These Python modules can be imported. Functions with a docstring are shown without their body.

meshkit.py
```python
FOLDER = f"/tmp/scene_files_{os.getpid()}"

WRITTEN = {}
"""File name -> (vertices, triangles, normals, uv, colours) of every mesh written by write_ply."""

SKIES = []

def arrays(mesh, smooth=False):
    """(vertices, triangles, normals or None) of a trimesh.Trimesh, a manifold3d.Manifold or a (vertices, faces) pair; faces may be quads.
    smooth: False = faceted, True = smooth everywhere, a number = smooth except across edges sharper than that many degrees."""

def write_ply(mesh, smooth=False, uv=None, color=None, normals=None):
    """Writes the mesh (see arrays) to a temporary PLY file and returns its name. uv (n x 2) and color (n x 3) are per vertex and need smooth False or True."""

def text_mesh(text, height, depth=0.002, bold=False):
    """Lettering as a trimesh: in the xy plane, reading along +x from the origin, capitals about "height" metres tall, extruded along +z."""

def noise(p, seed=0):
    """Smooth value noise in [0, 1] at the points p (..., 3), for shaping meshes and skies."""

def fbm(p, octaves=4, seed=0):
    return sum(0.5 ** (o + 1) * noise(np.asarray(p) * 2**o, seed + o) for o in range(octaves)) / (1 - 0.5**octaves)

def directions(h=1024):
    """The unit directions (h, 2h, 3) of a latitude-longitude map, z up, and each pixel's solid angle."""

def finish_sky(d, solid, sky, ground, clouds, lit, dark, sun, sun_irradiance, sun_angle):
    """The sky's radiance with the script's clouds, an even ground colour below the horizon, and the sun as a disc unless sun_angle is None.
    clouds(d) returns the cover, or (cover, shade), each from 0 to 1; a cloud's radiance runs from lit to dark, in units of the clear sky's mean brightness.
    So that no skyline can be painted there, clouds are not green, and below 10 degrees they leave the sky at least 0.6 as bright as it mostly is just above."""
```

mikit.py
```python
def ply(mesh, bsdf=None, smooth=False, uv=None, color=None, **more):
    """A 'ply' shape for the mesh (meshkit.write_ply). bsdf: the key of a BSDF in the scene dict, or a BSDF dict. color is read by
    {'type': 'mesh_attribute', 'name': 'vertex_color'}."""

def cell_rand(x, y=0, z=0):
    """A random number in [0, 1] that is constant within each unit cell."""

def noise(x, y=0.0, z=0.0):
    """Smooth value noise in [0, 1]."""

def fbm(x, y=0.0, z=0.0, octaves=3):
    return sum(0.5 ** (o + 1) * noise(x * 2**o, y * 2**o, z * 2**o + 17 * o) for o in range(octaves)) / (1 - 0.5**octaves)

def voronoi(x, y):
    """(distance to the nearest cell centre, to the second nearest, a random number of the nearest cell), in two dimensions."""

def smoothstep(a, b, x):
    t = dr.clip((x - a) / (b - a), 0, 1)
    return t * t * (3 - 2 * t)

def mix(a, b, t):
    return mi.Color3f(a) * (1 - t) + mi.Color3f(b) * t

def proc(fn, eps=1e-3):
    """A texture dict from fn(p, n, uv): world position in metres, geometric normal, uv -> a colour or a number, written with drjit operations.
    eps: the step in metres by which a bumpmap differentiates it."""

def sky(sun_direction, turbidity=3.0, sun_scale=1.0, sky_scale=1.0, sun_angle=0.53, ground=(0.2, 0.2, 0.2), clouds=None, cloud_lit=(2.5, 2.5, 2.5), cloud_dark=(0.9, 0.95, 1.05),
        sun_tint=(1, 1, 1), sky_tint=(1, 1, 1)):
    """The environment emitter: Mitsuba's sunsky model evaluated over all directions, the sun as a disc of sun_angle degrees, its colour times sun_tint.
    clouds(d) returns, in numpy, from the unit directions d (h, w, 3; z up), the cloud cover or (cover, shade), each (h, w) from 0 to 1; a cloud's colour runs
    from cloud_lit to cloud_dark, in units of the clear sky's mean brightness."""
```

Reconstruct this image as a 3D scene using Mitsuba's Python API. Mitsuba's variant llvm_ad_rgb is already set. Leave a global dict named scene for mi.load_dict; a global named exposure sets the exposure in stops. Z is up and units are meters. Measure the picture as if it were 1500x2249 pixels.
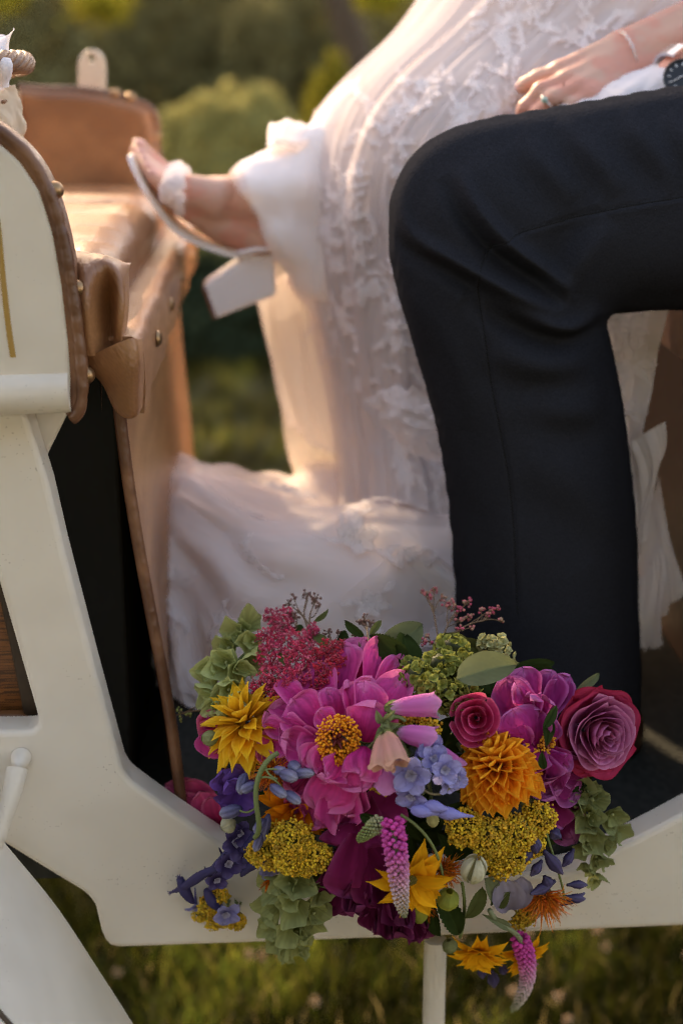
import math, numpy as np, trimesh, mitsuba as mi, mikit, meshkit
import drjit as dr
from scipy.interpolate import RectBivariateSpline, CubicSpline, LinearNDInterpolator
from scipy.spatial import cKDTree
from shapely.geometry import Polygon, LineString
from mikit import noise, fbm, voronoi, cell_rand, smoothstep, mix

scene, labels = {}, {}
T = mi.ScalarTransform4f
# ---------------------------------------------------------------- camera, sky, exposure
FOC, PITCH, YAW = 3300.0, math.radians(17.3), math.radians(2.5)       # focal length in photo pixels (1500 wide)
CAM = np.array([0.0, -1.15, 1.35])
FWD = np.array([math.sin(YAW) * math.cos(PITCH), math.cos(YAW) * math.cos(PITCH), -math.sin(PITCH)])
RGT = np.array([math.cos(YAW), -math.sin(YAW), 0.0])
UPV = np.cross(RGT, FWD)
scene['camera'] = {'type': 'thinlens', 'fov': math.degrees(2 * math.atan(750 / FOC)), 'fov_axis': 'x', 'aperture_radius': 0.0085,
                   'focus_distance': 1.215, 'near_clip': 0.05, 'far_clip': 300.0,
                   'to_world': T().look_at(origin=CAM.tolist(), target=(CAM + FWD).tolist(), up=[0, 0, 1])}
SUN = np.array([-0.34, 0.80, 0.47])
scene['sky'] = mikit.sky(SUN.tolist(), turbidity=4.5, sun_scale=0.34, sky_scale=1.0, sun_angle=1.2, sun_tint=(1.0, 0.945, 0.85), sky_tint=(1.46, 1.06, 0.86), ground=(0.10, 0.10, 0.05))
exposure = 4.3

# ---------------------------------------------------------------- helpers
def P(px, py, Y):
    "the point on the plane y = Y that the photograph shows at this pixel (survey of the photograph)"
    d = FWD + RGT * ((px - 750) / FOC) - UPV * ((py - 1124.5) / FOC)
    return CAM + d * ((Y - CAM[1]) / d[1])
def PL(pts): return np.array([P(*p) for p in pts])
def scale_at(p): return float(np.dot(np.asarray(p) - CAM, FWD)) / FOC          # metres per photo pixel
def unit(v): v = np.asarray(v, float); return v / max(np.linalg.norm(v), 1e-12)
def lin(r, g, b, k=1.0):
    c = np.array([r, g, b]) / 255.0
    return np.clip(np.where(c <= 0.04045, c / 12.92, ((c + 0.055) / 1.055) ** 2.4) * k, 0, 0.92)
def numbered(name):
    if name not in scene and name not in labels: return name
    n = 1
    while f'{name}_{n:03d}' in scene or f'{name}_{n:03d}' in labels: n += 1
    return f'{name}_{n:03d}'
def lab(key, label=None, cat=None, group=None, kind=None):
    d = {k: v for k, v in (('label', label), ('category', cat), ('group', group), ('kind', kind)) if v}
    if d: labels[key] = d
def thing(name, label, cat, group=None):
    k = numbered(name); lab(k, label, cat, group); return k
def put(parent, name, mesh, bsdf, label=None, smooth=40, color=None, cat=None, group=None, kind=None, **kw):
    k = numbered(f'{parent}__{name}' if parent else name)
    scene[k] = mikit.ply(mesh, bsdf, smooth=True if color is not None else smooth, color=color, **kw)
    lab(k, label, cat, group, kind)
    return k
def sub(parent, name, label=None):
    "a part without a mesh of its own: the key its sub-parts start with"
    k = numbered(f'{parent}__{name}'); lab(k, label or name.replace('_', ' ')); return k
def gridfaces(a, b, closed=False):
    i, j = np.meshgrid(np.arange(a - 1), np.arange(b if closed else b - 1), indexing='ij')
    j2 = (j + 1) % b
    return np.stack([i * b + j, (i + 1) * b + j, (i + 1) * b + j2, i * b + j2], -1).reshape(-1, 4)
def tri(q): q = np.asarray(q); return np.vstack([q[:, [0, 1, 2]], q[:, [0, 2, 3]]])
def gmesh(G, closed=False, flip=False):
    f = tri(gridfaces(G.shape[0], G.shape[1], closed))
    return trimesh.Trimesh(G.reshape(-1, 3), f[:, ::-1] if flip else f, process=False)
def gnormals(G):
    n = np.cross(np.gradient(G, axis=0), np.gradient(G, axis=1))
    return n / np.maximum(np.linalg.norm(n, axis=-1, keepdims=True), 1e-12)
def spline_grid(ctrl, na, nb):
    c = np.asarray(ctrl, float); m, n = c.shape[:2]
    u, v = np.linspace(0, 1, m), np.linspace(0, 1, n)
    return np.stack([RectBivariateSpline(u, v, c[..., k], kx=min(3, m - 1), ky=min(3, n - 1))(np.linspace(0, 1, na), np.linspace(0, 1, nb)) for k in range(3)], -1)
def shell(G, t):
    "a sheet given thickness t"
    n = gnormals(G); A, B = G + n * t / 2, G - n * t / 2
    a, b = G.shape[:2]
    ring = np.concatenate([np.arange(b), np.arange(1, a) * b + b - 1, (a - 1) * b + np.arange(b - 2, -1, -1), np.arange(a - 2, 0, -1) * b])
    r2 = np.roll(ring, -1); o = a * b
    f = tri(gridfaces(a, b))
    side = np.vstack([np.stack([ring, r2, r2 + o], 1), np.stack([ring, r2 + o, ring + o], 1)])
    return trimesh.Trimesh(np.vstack([A.reshape(-1, 3), B.reshape(-1, 3)]), np.vstack([f, f[:, ::-1] + o, side[:, ::-1]]), process=False)
def resample(path, n, smooth=True):
    p = np.asarray(path, float); s = np.r_[0, np.cumsum(np.linalg.norm(np.diff(p, axis=0), axis=1))]
    t = np.linspace(0, s[-1], n)
    if smooth and len(p) > 2: return CubicSpline(s, p)(t)
    return np.stack([np.interp(t, s, p[:, k]) for k in range(p.shape[1])], 1)
def tube(path, r, n=10, cap=True, flat=1.0):
    p = np.asarray(path, float); m = len(p); r = np.broadcast_to(np.asarray(r, float), (m,))
    t = np.gradient(p, axis=0); t /= np.maximum(np.linalg.norm(t, axis=1, keepdims=True), 1e-12)
    u = np.cross(t[0], [0, 0, 1] if abs(t[0][2]) < 0.9 else [1, 0, 0]); u = unit(u)
    a = np.arange(n) / n * 2 * math.pi; G = []
    for i in range(m):
        u = unit(u - t[i] * np.dot(u, t[i])); w = np.cross(t[i], u)
        G.append(p[i] + r[i] * (np.cos(a)[:, None] * u + flat * np.sin(a)[:, None] * w))
    G = np.array(G); f = tri(gridfaces(m, n, True))[:, ::-1]; v = G.reshape(-1, 3)
    if cap:
        k = np.arange(n); k2 = (k + 1) % n
        f = np.vstack([f, np.stack([k * 0 + m * n, k2, k], 1), np.stack([k * 0 + m * n + 1, (m - 1) * n + k, (m - 1) * n + k2], 1)])
        v = np.vstack([v, p[:1], p[-1:]])
    return trimesh.Trimesh(v, f, process=False)
def cat(ms):
    ms = [m for m in ms if m is not None]; o, V, Fc = 0, [], []
    for m in ms:
        V.append(np.asarray(m.vertices)); Fc.append(np.asarray(m.faces) + o); o += len(m.vertices)
    return trimesh.Trimesh(np.vstack(V), np.vstack(Fc), process=False)
def ring_pts(poly, step, r):
    g = Polygon(poly) if not hasattr(poly, 'exterior') else poly
    if r: g = g.buffer(r, 6).buffer(-2 * r, 6).buffer(r, 6)
    return g
def slab(poly, y0, y1, r=0.004, corner=0.004, step=0.006, n=4, holes=()):
    "plate: outline in (x, z), from y0 (near face) to y1, its edges rounded with radius r"
    g = Polygon(poly, holes)
    if corner: g = g.buffer(corner, 6).buffer(-2 * corner, 6).buffer(corner, 6)
    loops = [np.array(l.coords)[:-1] for l in [g.exterior, *g.interiors]]
    parts, capv, V, Fc, o = [], [], [], [], 0
    L = []
    for i, l in enumerate(loops):
        s = np.vstack([l, l[:1]]); d = np.r_[0, np.cumsum(np.linalg.norm(np.diff(s, axis=0), axis=1))]
        m = max(12, int(d[-1] / step)); t = np.linspace(0, d[-1], m, endpoint=False)
        q = np.stack([np.interp(t, d, s[:, k]) for k in (0, 1)], 1)
        if (np.sum(q[:, 0] * np.roll(q[:, 1], -1) - np.roll(q[:, 0], -1) * q[:, 1]) > 0) != (i == 0): q = q[::-1]
        tg = np.roll(q, -1, 0) - np.roll(q, 1, 0); nrm = np.stack([tg[:, 1], -tg[:, 0]], 1); nrm /= np.maximum(np.linalg.norm(nrm, axis=1, keepdims=True), 1e-12)
        L.append((q, nrm))
    a = np.linspace(0, math.pi / 2, n + 1)
    prof = [(r * (1 - math.sin(x)), y0 + r * (1 - math.cos(x))) for x in a] + [(r * (1 - math.cos(x)), y1 - r * (1 - math.sin(x))) for x in a]
    caps = [[], []]
    for q, nrm in L:
        m = len(q); G = np.array([np.stack([q[:, 0] - nrm[:, 0] * d, np.full(m, y), q[:, 1] - nrm[:, 1] * d], 1) for d, y in prof])
        V.append(G.reshape(-1, 3)); Fc.append(tri(gridfaces(len(prof), m, True)) + o); o += len(prof) * m
        caps[0].append(G[0]); caps[1].append(G[-1])
    for e, c in enumerate(caps):
        pg = Polygon(c[0][:, [0, 2]], [h[:, [0, 2]] for h in c[1:]])
        v, f = trimesh.creation.triangulate_polygon(pg, engine='earcut')
        w = np.stack([v[:, 0], np.full(len(v), c[0][0, 1]), v[:, 1]], 1)
        nn = np.cross(w[f[0, 1]] - w[f[0, 0]], w[f[0, 2]] - w[f[0, 0]])[1]
        if (nn > 0) != (e == 1): f = f[:, ::-1]
        V.append(w); Fc.append(f + o); o += len(w)
    return trimesh.Trimesh(np.vstack(V), np.vstack(Fc), process=False)
def pxslab(pts, Y, y0, y1, holes=(), **k):
    return slab(PL([(x, y, Y) for x, y in pts])[:, [0, 2]], y0, y1, holes=[PL([(x, y, Y) for x, y in h])[:, [0, 2]] for h in holes], **k)
def rounded_box(lo, hi, r=0.006):
    lo, hi = np.array(lo, float), np.array(hi, float)
    return slab([(lo[0], lo[2]), (hi[0], lo[2]), (hi[0], hi[2]), (lo[0], hi[2])], lo[1], hi[1], r=r, corner=r)
def sweep(profile, path, side=(0, 1, 0), cap=True):
    "closed profile (a along `side`, b along the outward normal in the plane of the path)"
    p = np.asarray(path, float); pr = np.asarray(profile, float); s = unit(side)
    t = np.gradient(p, axis=0); t /= np.linalg.norm(t, axis=1, keepdims=True)
    nn = np.cross(s, t); nn /= np.linalg.norm(nn, axis=1, keepdims=True)
    G = p[:, None] + pr[None, :, :1] * s + pr[None, :, 1:] * nn[:, None]
    m, k = G.shape[:2]; f = tri(gridfaces(m, k, True)); v = G.reshape(-1, 3)
    if cap:
        i = np.arange(k); j = (i + 1) % k
        f = np.vstack([f, np.stack([i * 0 + m * k, i, j], 1), np.stack([i * 0 + m * k + 1, (m - 1) * k + j, (m - 1) * k + i], 1)])
        v = np.vstack([v, G[0].mean(0)[None], G[-1].mean(0)[None]])
    me = trimesh.Trimesh(v, f, process=False)
    if me.volume < 0: me.faces = me.faces[:, ::-1]
    return me
def rrect(w, h, r, n=4):
    out = []
    for cx, cy, a0 in ((w / 2 - r, h / 2 - r, 0), (-w / 2 + r, h / 2 - r, 90), (-w / 2 + r, -h / 2 + r, 180), (w / 2 - r, -h / 2 + r, 270)):
        for k in range(n + 1):
            a = math.radians(a0 + 90 * k / n); out.append((cx + r * math.cos(a), cy + r * math.sin(a)))
    return np.array(out)
def dome(c, n, r, h, seg=14):
    n = unit(n); u = unit(np.cross(n, [0.3, 0.2, 0.9])); w = np.cross(n, u)
    a = np.arange(seg) / seg * 2 * math.pi; e = np.linspace(0, math.pi / 2 - 0.05, 6)
    G = np.array([np.asarray(c) + n * h * math.sin(x) + r * math.cos(x) * (np.cos(a)[:, None] * u + np.sin(a)[:, None] * w) for x in e])
    m = gmesh(G, True); m.vertices = np.vstack([m.vertices, np.asarray(c) + n * h]); k = np.arange(seg); b = 5 * seg
    m = trimesh.Trimesh(np.vstack([G.reshape(-1, 3), [np.asarray(c) + n * h]]), np.vstack([tri(gridfaces(6, seg, True)), np.stack([b + k, k * 0 + 6 * seg, b + (k + 1) % seg], 1)]), process=False)
    if np.dot(m.face_normals[-1], n) < 0: m.faces = m.faces[:, ::-1]
    return m
def surface_nets(f, org, h):
    N = np.array(f.shape); cnt = np.zeros(N - 1); acc = np.zeros((*(N - 1), 3)); idx = np.indices(f.shape).transpose(1, 2, 3, 0).astype(float); ed = []
    for ax in range(3):
        lo = [slice(None)] * 3; hi = [slice(None)] * 3; lo[ax] = slice(0, -1); hi[ax] = slice(1, None)
        a, b = f[tuple(lo)], f[tuple(hi)]; cr = (a < 0) != (b < 0)
        t = np.where(cr, a / np.where(a == b, 1, a - b), 0); p = idx[tuple(lo)].copy(); p[..., ax] += t
        o = [k for k in range(3) if k != ax]
        for d0 in (0, 1):
            for d1 in (0, 1):
                src = [slice(None)] * 3
                src[o[0]] = slice(1, None) if d0 else slice(0, -1); src[o[1]] = slice(1, None) if d1 else slice(0, -1)
                c = cr[tuple(src)]; cnt += c; acc += p[tuple(src)] * c[..., None]
        ed.append((ax, o, cr, a < 0))
    act = cnt > 0; ids = -np.ones(act.shape, int); ids[act] = np.arange(act.sum()); V = acc[act] / cnt[act][:, None] * h + np.asarray(org); Q = []
    for ax, o, cr, neg in ed:
        ii = np.argwhere(cr); ii = ii[(ii[:, o[0]] > 0) & (ii[:, o[1]] > 0) & (ii[:, o[0]] < act.shape[o[0]]) & (ii[:, o[1]] < act.shape[o[1]])]
        def g(a, b):
            j = ii.copy(); j[:, o[0]] -= a; j[:, o[1]] -= b; return ids[j[:, 0], j[:, 1], j[:, 2]]
        q = np.stack([g(1, 1), g(0, 1), g(0, 0), g(1, 0)], 1); fl = neg[ii[:, 0], ii[:, 1], ii[:, 2]]
        if ax == 1: fl = ~fl
        q[~fl] = q[~fl][:, ::-1]; Q.append(q)
    return trimesh.Trimesh(V, tri(np.vstack(Q)), process=False)
def smin(a, b, k):
    h = np.clip(0.5 + 0.5 * (b - a) / k, 0, 1); return b * (1 - h) + a * h - k * h * (1 - h)
def bones(bs, h, k=0.008, pad=0.012, extra=None):
    "one smooth skin over tapered bones [(a, b, ra, rb)]"
    lo = np.min([np.minimum(np.array(a) - ra, np.array(b) - rb) for a, b, ra, rb in bs], 0) - pad; hi = np.max([np.maximum(np.array(a) + ra, np.array(b) + rb) for a, b, ra, rb in bs], 0) + pad
    n = np.ceil((hi - lo) / h).astype(int) + 1
    X = np.stack(np.meshgrid(*[lo[i] + h * np.arange(n[i]) for i in range(3)], indexing='ij'), -1); f = None
    for a, b, ra, rb in bs:
        a, b = np.array(a, float), np.array(b, float); d = b - a; t = np.clip(((X - a) @ d) / max(d @ d, 1e-12), 0, 1)
        g = np.linalg.norm(X - a - t[..., None] * d, axis=-1) - (ra + (rb - ra) * t); f = g if f is None else smin(f, g, k)
    if extra is not None: f = extra(X, f)
    m = surface_nets(f, lo, h); trimesh.smoothing.filter_taubin(m, 0.5, 0.53, 6); return m

# ---------------------------------------------------------------- materials
def pr(**k):
    d = {'type': 'principled'}
    for a, b in k.items(): d[a] = {'type': 'rgb', 'value': [float(x) for x in b]} if isinstance(b, (tuple, list, np.ndarray)) else b
    return {'type': 'twosided', 'bsdf': d}
def bump(b, tex, s): return {'type': 'twosided', 'bsdf': {'type': 'bumpmap', 'nested': tex, 'scale': s, 'bsdf': b['bsdf']}}
VC = {'type': 'mesh_attribute', 'name': 'vertex_color'}
def cream(p, n, uv):
    d = fbm(p.x * 9, p.y * 9, p.z * 9, 4); sp = smoothstep(0.86, 0.92, noise(p.x * 420, p.y * 420, p.z * 420)) * smoothstep(0.55, 0.8, fbm(p.x * 21, p.y * 21 + 4, p.z * 21, 2))
    c = mix((0.635, 0.58, 0.485), (0.575, 0.52, 0.43), smoothstep(0.35, 0.7, d))
    return mix(c, (0.25, 0.20, 0.13), sp * 0.4)
scene['cream_paint'] = bump(pr(base_color=mikit.proc(cream), roughness=0.33, specular=0.5), mikit.proc(lambda p, n, uv: fbm(p.x * 60, p.y * 60, p.z * 60, 3)), 0.0006)
def leather(p, n, uv):
    d = fbm(p.x * 14, p.y * 5, p.z * 14, 4); g = voronoi(p.x * 420 + p.z * 200, p.y * 420 - p.z * 300)[0]
    c = mix((0.33, 0.160, 0.068), (0.23, 0.102, 0.042), smoothstep(0.35, 0.65, d))
    return c * (0.86 + 0.2 * g)
scene['tan_leather'] = bump(pr(base_color=mikit.proc(leather), roughness=0.34, specular=0.55), mikit.proc(lambda p, n, uv: voronoi(p.x * 420 + p.z * 210, p.y * 420 - p.z * 290)[0] * 0.5 + fbm(p.x * 45, p.y * 45, p.z * 45, 3) * 0.6), 0.0011)
scene['edge_leather'] = bump(pr(base_color=mikit.proc(lambda p, n, uv: mix((0.19, 0.088, 0.042), (0.10, 0.042, 0.02), smoothstep(0.3, 0.7, fbm(p.x * 30, p.y * 30, p.z * 30, 4)))), roughness=0.38), mikit.proc(lambda p, n, uv: fbm(p.x * 160, p.y * 160, p.z * 160, 3)), 0.0012)
scene['brass'] = pr(base_color=(0.36, 0.22, 0.11), metallic=0.85, roughness=0.36)
scene['gold_paint'] = pr(base_color=(0.33, 0.20, 0.045), roughness=0.45)
def wood(p, n, uv):
    g = fbm(p.x * 26 + 3, p.y * 10, p.z * 210, 4); k = smoothstep(0.56, 0.66, noise(p.x * 60, 0, p.z * 900))
    return mix(mix((0.26, 0.10, 0.022), (0.15, 0.05, 0.012), g), (0.04, 0.017, 0.006), k * 0.8)
scene['oak_panel'] = pr(base_color=mikit.proc(wood), roughness=0.42)
scene['dark_wood'] = pr(base_color=mikit.proc(lambda p, n, uv: mix((0.060, 0.034, 0.014), (0.022, 0.014, 0.008), fbm(p.x * 90, p.y * 30, p.z * 90, 4))), roughness=0.55)
scene['mould_wood'] = pr(base_color=(0.19, 0.085, 0.032), roughness=0.45)
scene['green_tape'] = pr(base_color=(0.09, 0.085, 0.015), roughness=0.6)
scene['black_board'] = pr(base_color=(0.012, 0.013, 0.010), roughness=0.8)  # own black of tyres and axles; painted shade on the box under the seats
scene['carpet'] = bump(pr(base_color=mikit.proc(lambda p, n, uv: mix((0.012, 0.014, 0.010), (0.028, 0.028, 0.022), noise(p.x * 260, p.y * 120, p.z * 60))), roughness=0.95), mikit.proc(lambda p, n, uv: noise(p.x * 300, p.y * 300, p.z * 60)), 0.002)
def suit(p, n, uv):
    w = noise(p.x * 2100, p.y * 300, p.z * 700) * 0.5 + noise(p.x * 700, p.y * 300, p.z * 2100) * 0.5
    return mi.Color3f(0.0215, 0.0228, 0.0285) * (0.55 + 0.9 * w)
scene['suit_wool'] = bump({'bsdf': {'type': 'diffuse', 'reflectance': mikit.proc(suit)}}, mikit.proc(lambda p, n, uv: noise(p.x * 900, p.y * 200, p.z * 900), eps=3e-4), 0.0004)
scene['suit_seam'] = pr(base_color=(0.003, 0.0035, 0.005), roughness=0.9)
scene['shoe_leather'] = pr(base_color=(0.045, 0.018, 0.008), roughness=0.3)
scene['dress_satin'] = {'type': 'principledthin', 'base_color': {'type': 'rgb', 'value': [0.60, 0.535, 0.52]}, 'roughness': 0.6, 'diff_trans': 0.16, 'spec_trans': 0.0}
scene['dress_lining'] = {'type': 'principledthin', 'base_color': {'type': 'rgb', 'value': [0.62, 0.55, 0.47]}, 'roughness': 0.6, 'diff_trans': 0.30, 'spec_trans': 0.0}
scene['tulle'] = {'type': 'mask', 'opacity': 0.48, 'bsdf': {'type': 'principledthin', 'base_color': {'type': 'rgb', 'value': [0.90, 0.83, 0.81]}, 'roughness': 0.7, 'diff_trans': 0.4}}
scene['tulle_fine'] = {'type': 'mask', 'opacity': 0.32, 'bsdf': {'type': 'principledthin', 'base_color': {'type': 'rgb', 'value': [0.90, 0.82, 0.80]}, 'roughness': 0.7, 'diff_trans': 0.4}}
scene['train_tulle'] = {'type': 'principledthin', 'base_color': {'type': 'rgb', 'value': [0.95, 0.89, 0.87]}, 'roughness': 0.7, 'diff_trans': 0.12}
scene['lace_fill'] = {'type': 'mask', 'opacity': 0.62, 'bsdf': {'type': 'principledthin', 'base_color': {'type': 'rgb', 'value': [0.94, 0.90, 0.90]}, 'roughness': 0.7, 'diff_trans': 0.2}}
scene['shaded_leather'] = pr(base_color=(0.065, 0.030, 0.014), roughness=0.45)  # seat leather darkened so its colour holds the shade at the rear seat
scene['skirt_tulle'] = {'type': 'mask', 'opacity': 0.62, 'bsdf': {'type': 'principledthin', 'base_color': {'type': 'rgb', 'value': [0.80, 0.735, 0.725]}, 'roughness': 0.7, 'diff_trans': 0.35}}
scene['tulle_dense'] = {'type': 'mask', 'opacity': 0.75, 'bsdf': {'type': 'principledthin', 'base_color': {'type': 'rgb', 'value': [0.95, 0.90, 0.88]}, 'roughness': 0.7, 'diff_trans': 0.3}}
scene['lace_thread'] = {'type': 'principledthin', 'base_color': {'type': 'rgb', 'value': [0.94, 0.90, 0.90]}, 'roughness': 0.6, 'diff_trans': 0.6}
def skinf(p, n, uv):
    b = fbm(p.x * 45, p.y * 45, p.z * 45, 3)
    return mix((0.58, 0.355, 0.265), (0.60, 0.285, 0.21), smoothstep(0.4, 0.7, b))
scene['skin'] = bump(pr(base_color=mikit.proc(skinf), roughness=0.48, specular=0.4, sheen=0.2), mikit.proc(lambda p, n, uv: voronoi(p.x * 500 + p.z * 260, p.y * 500 + p.z * 330)[0] * 0.5 + fbm(p.x * 120, p.y * 120, p.z * 120, 2)), 0.0006)
scene['nail'] = pr(base_color=(0.66, 0.36, 0.31), roughness=0.2, clearcoat=0.6)
scene['white_leather'] = pr(base_color=(0.78, 0.74, 0.74), roughness=0.35)
scene['sole_brown'] = pr(base_color=(0.15, 0.055, 0.03), roughness=0.5)
scene['white_cotton'] = {'type': 'principledthin', 'base_color': {'type': 'rgb', 'value': [0.78, 0.75, 0.77]}, 'roughness': 0.8, 'diff_trans': 0.4}
scene['linen'] = {'type': 'principledthin', 'base_color': {'type': 'rgb', 'value': [0.72, 0.60, 0.45]}, 'roughness': 0.9, 'diff_trans': 0.3}
scene['silver'] = pr(base_color=(0.75, 0.72, 0.70), metallic=1.0, roughness=0.22)
scene['steel_dark'] = pr(base_color=(0.02, 0.02, 0.022), metallic=0.3, roughness=0.2)
scene['gem'] = pr(base_color=(0.35, 0.5, 0.42), roughness=0.05, specular=0.9)
scene['wicker'] = pr(base_color=mikit.proc(lambda p, n, uv: mix((0.24, 0.115, 0.042), (0.085, 0.034, 0.012), fbm(p.x * 90, p.y * 90, p.z * 90, 3))), roughness=0.42)
scene['petal'] = {'type': 'bumpmap', 'nested': mikit.proc(lambda p, n, uv: fbm(p.x * 420, p.y * 260, p.z * 420, 2) + 0.5 * noise(p.x * 1500, p.y * 500, p.z * 500), eps=2e-4), 'scale': 0.0011, 'bsdf': {'type': 'principledthin', 'base_color': VC, 'roughness': 0.62, 'diff_trans': 0.62, 'spec_trans': 0.0, 'eta': 1.35}}
scene['bush_leaf'] = {'type': 'principledthin', 'base_color': VC, 'roughness': 0.6, 'diff_trans': 1.1, 'spec_trans': 0.0}
scene['hedge_leaf'] = {'type': 'principledthin', 'base_color': VC, 'roughness': 0.6, 'diff_trans': 0.45, 'spec_trans': 0.0}
scene['leafy'] = {'type': 'principledthin', 'base_color': VC, 'roughness': 0.45, 'diff_trans': 0.5, 'spec_trans': 0.0, 'eta': 1.45}
scene['plant_solid'] = pr(base_color=VC, roughness=0.6, specular=0.35)
scene['grass_blade'] = {'type': 'principledthin', 'base_color': VC, 'roughness': 0.6, 'diff_trans': 0.8, 'spec_trans': 0.0}
scene['soil'] = pr(base_color=mikit.proc(lambda p, n, uv: mix((0.030, 0.034, 0.010), (0.060, 0.055, 0.016), fbm(p.x * 2.5, p.y * 2.5, 0, 4))), roughness=0.95)
scene['bark'] = pr(base_color=mikit.proc(lambda p, n, uv: mix((0.055, 0.036, 0.022), (0.11, 0.075, 0.045), fbm(p.x * 22, p.y * 22, p.z * 6, 4))), roughness=0.95)
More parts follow.
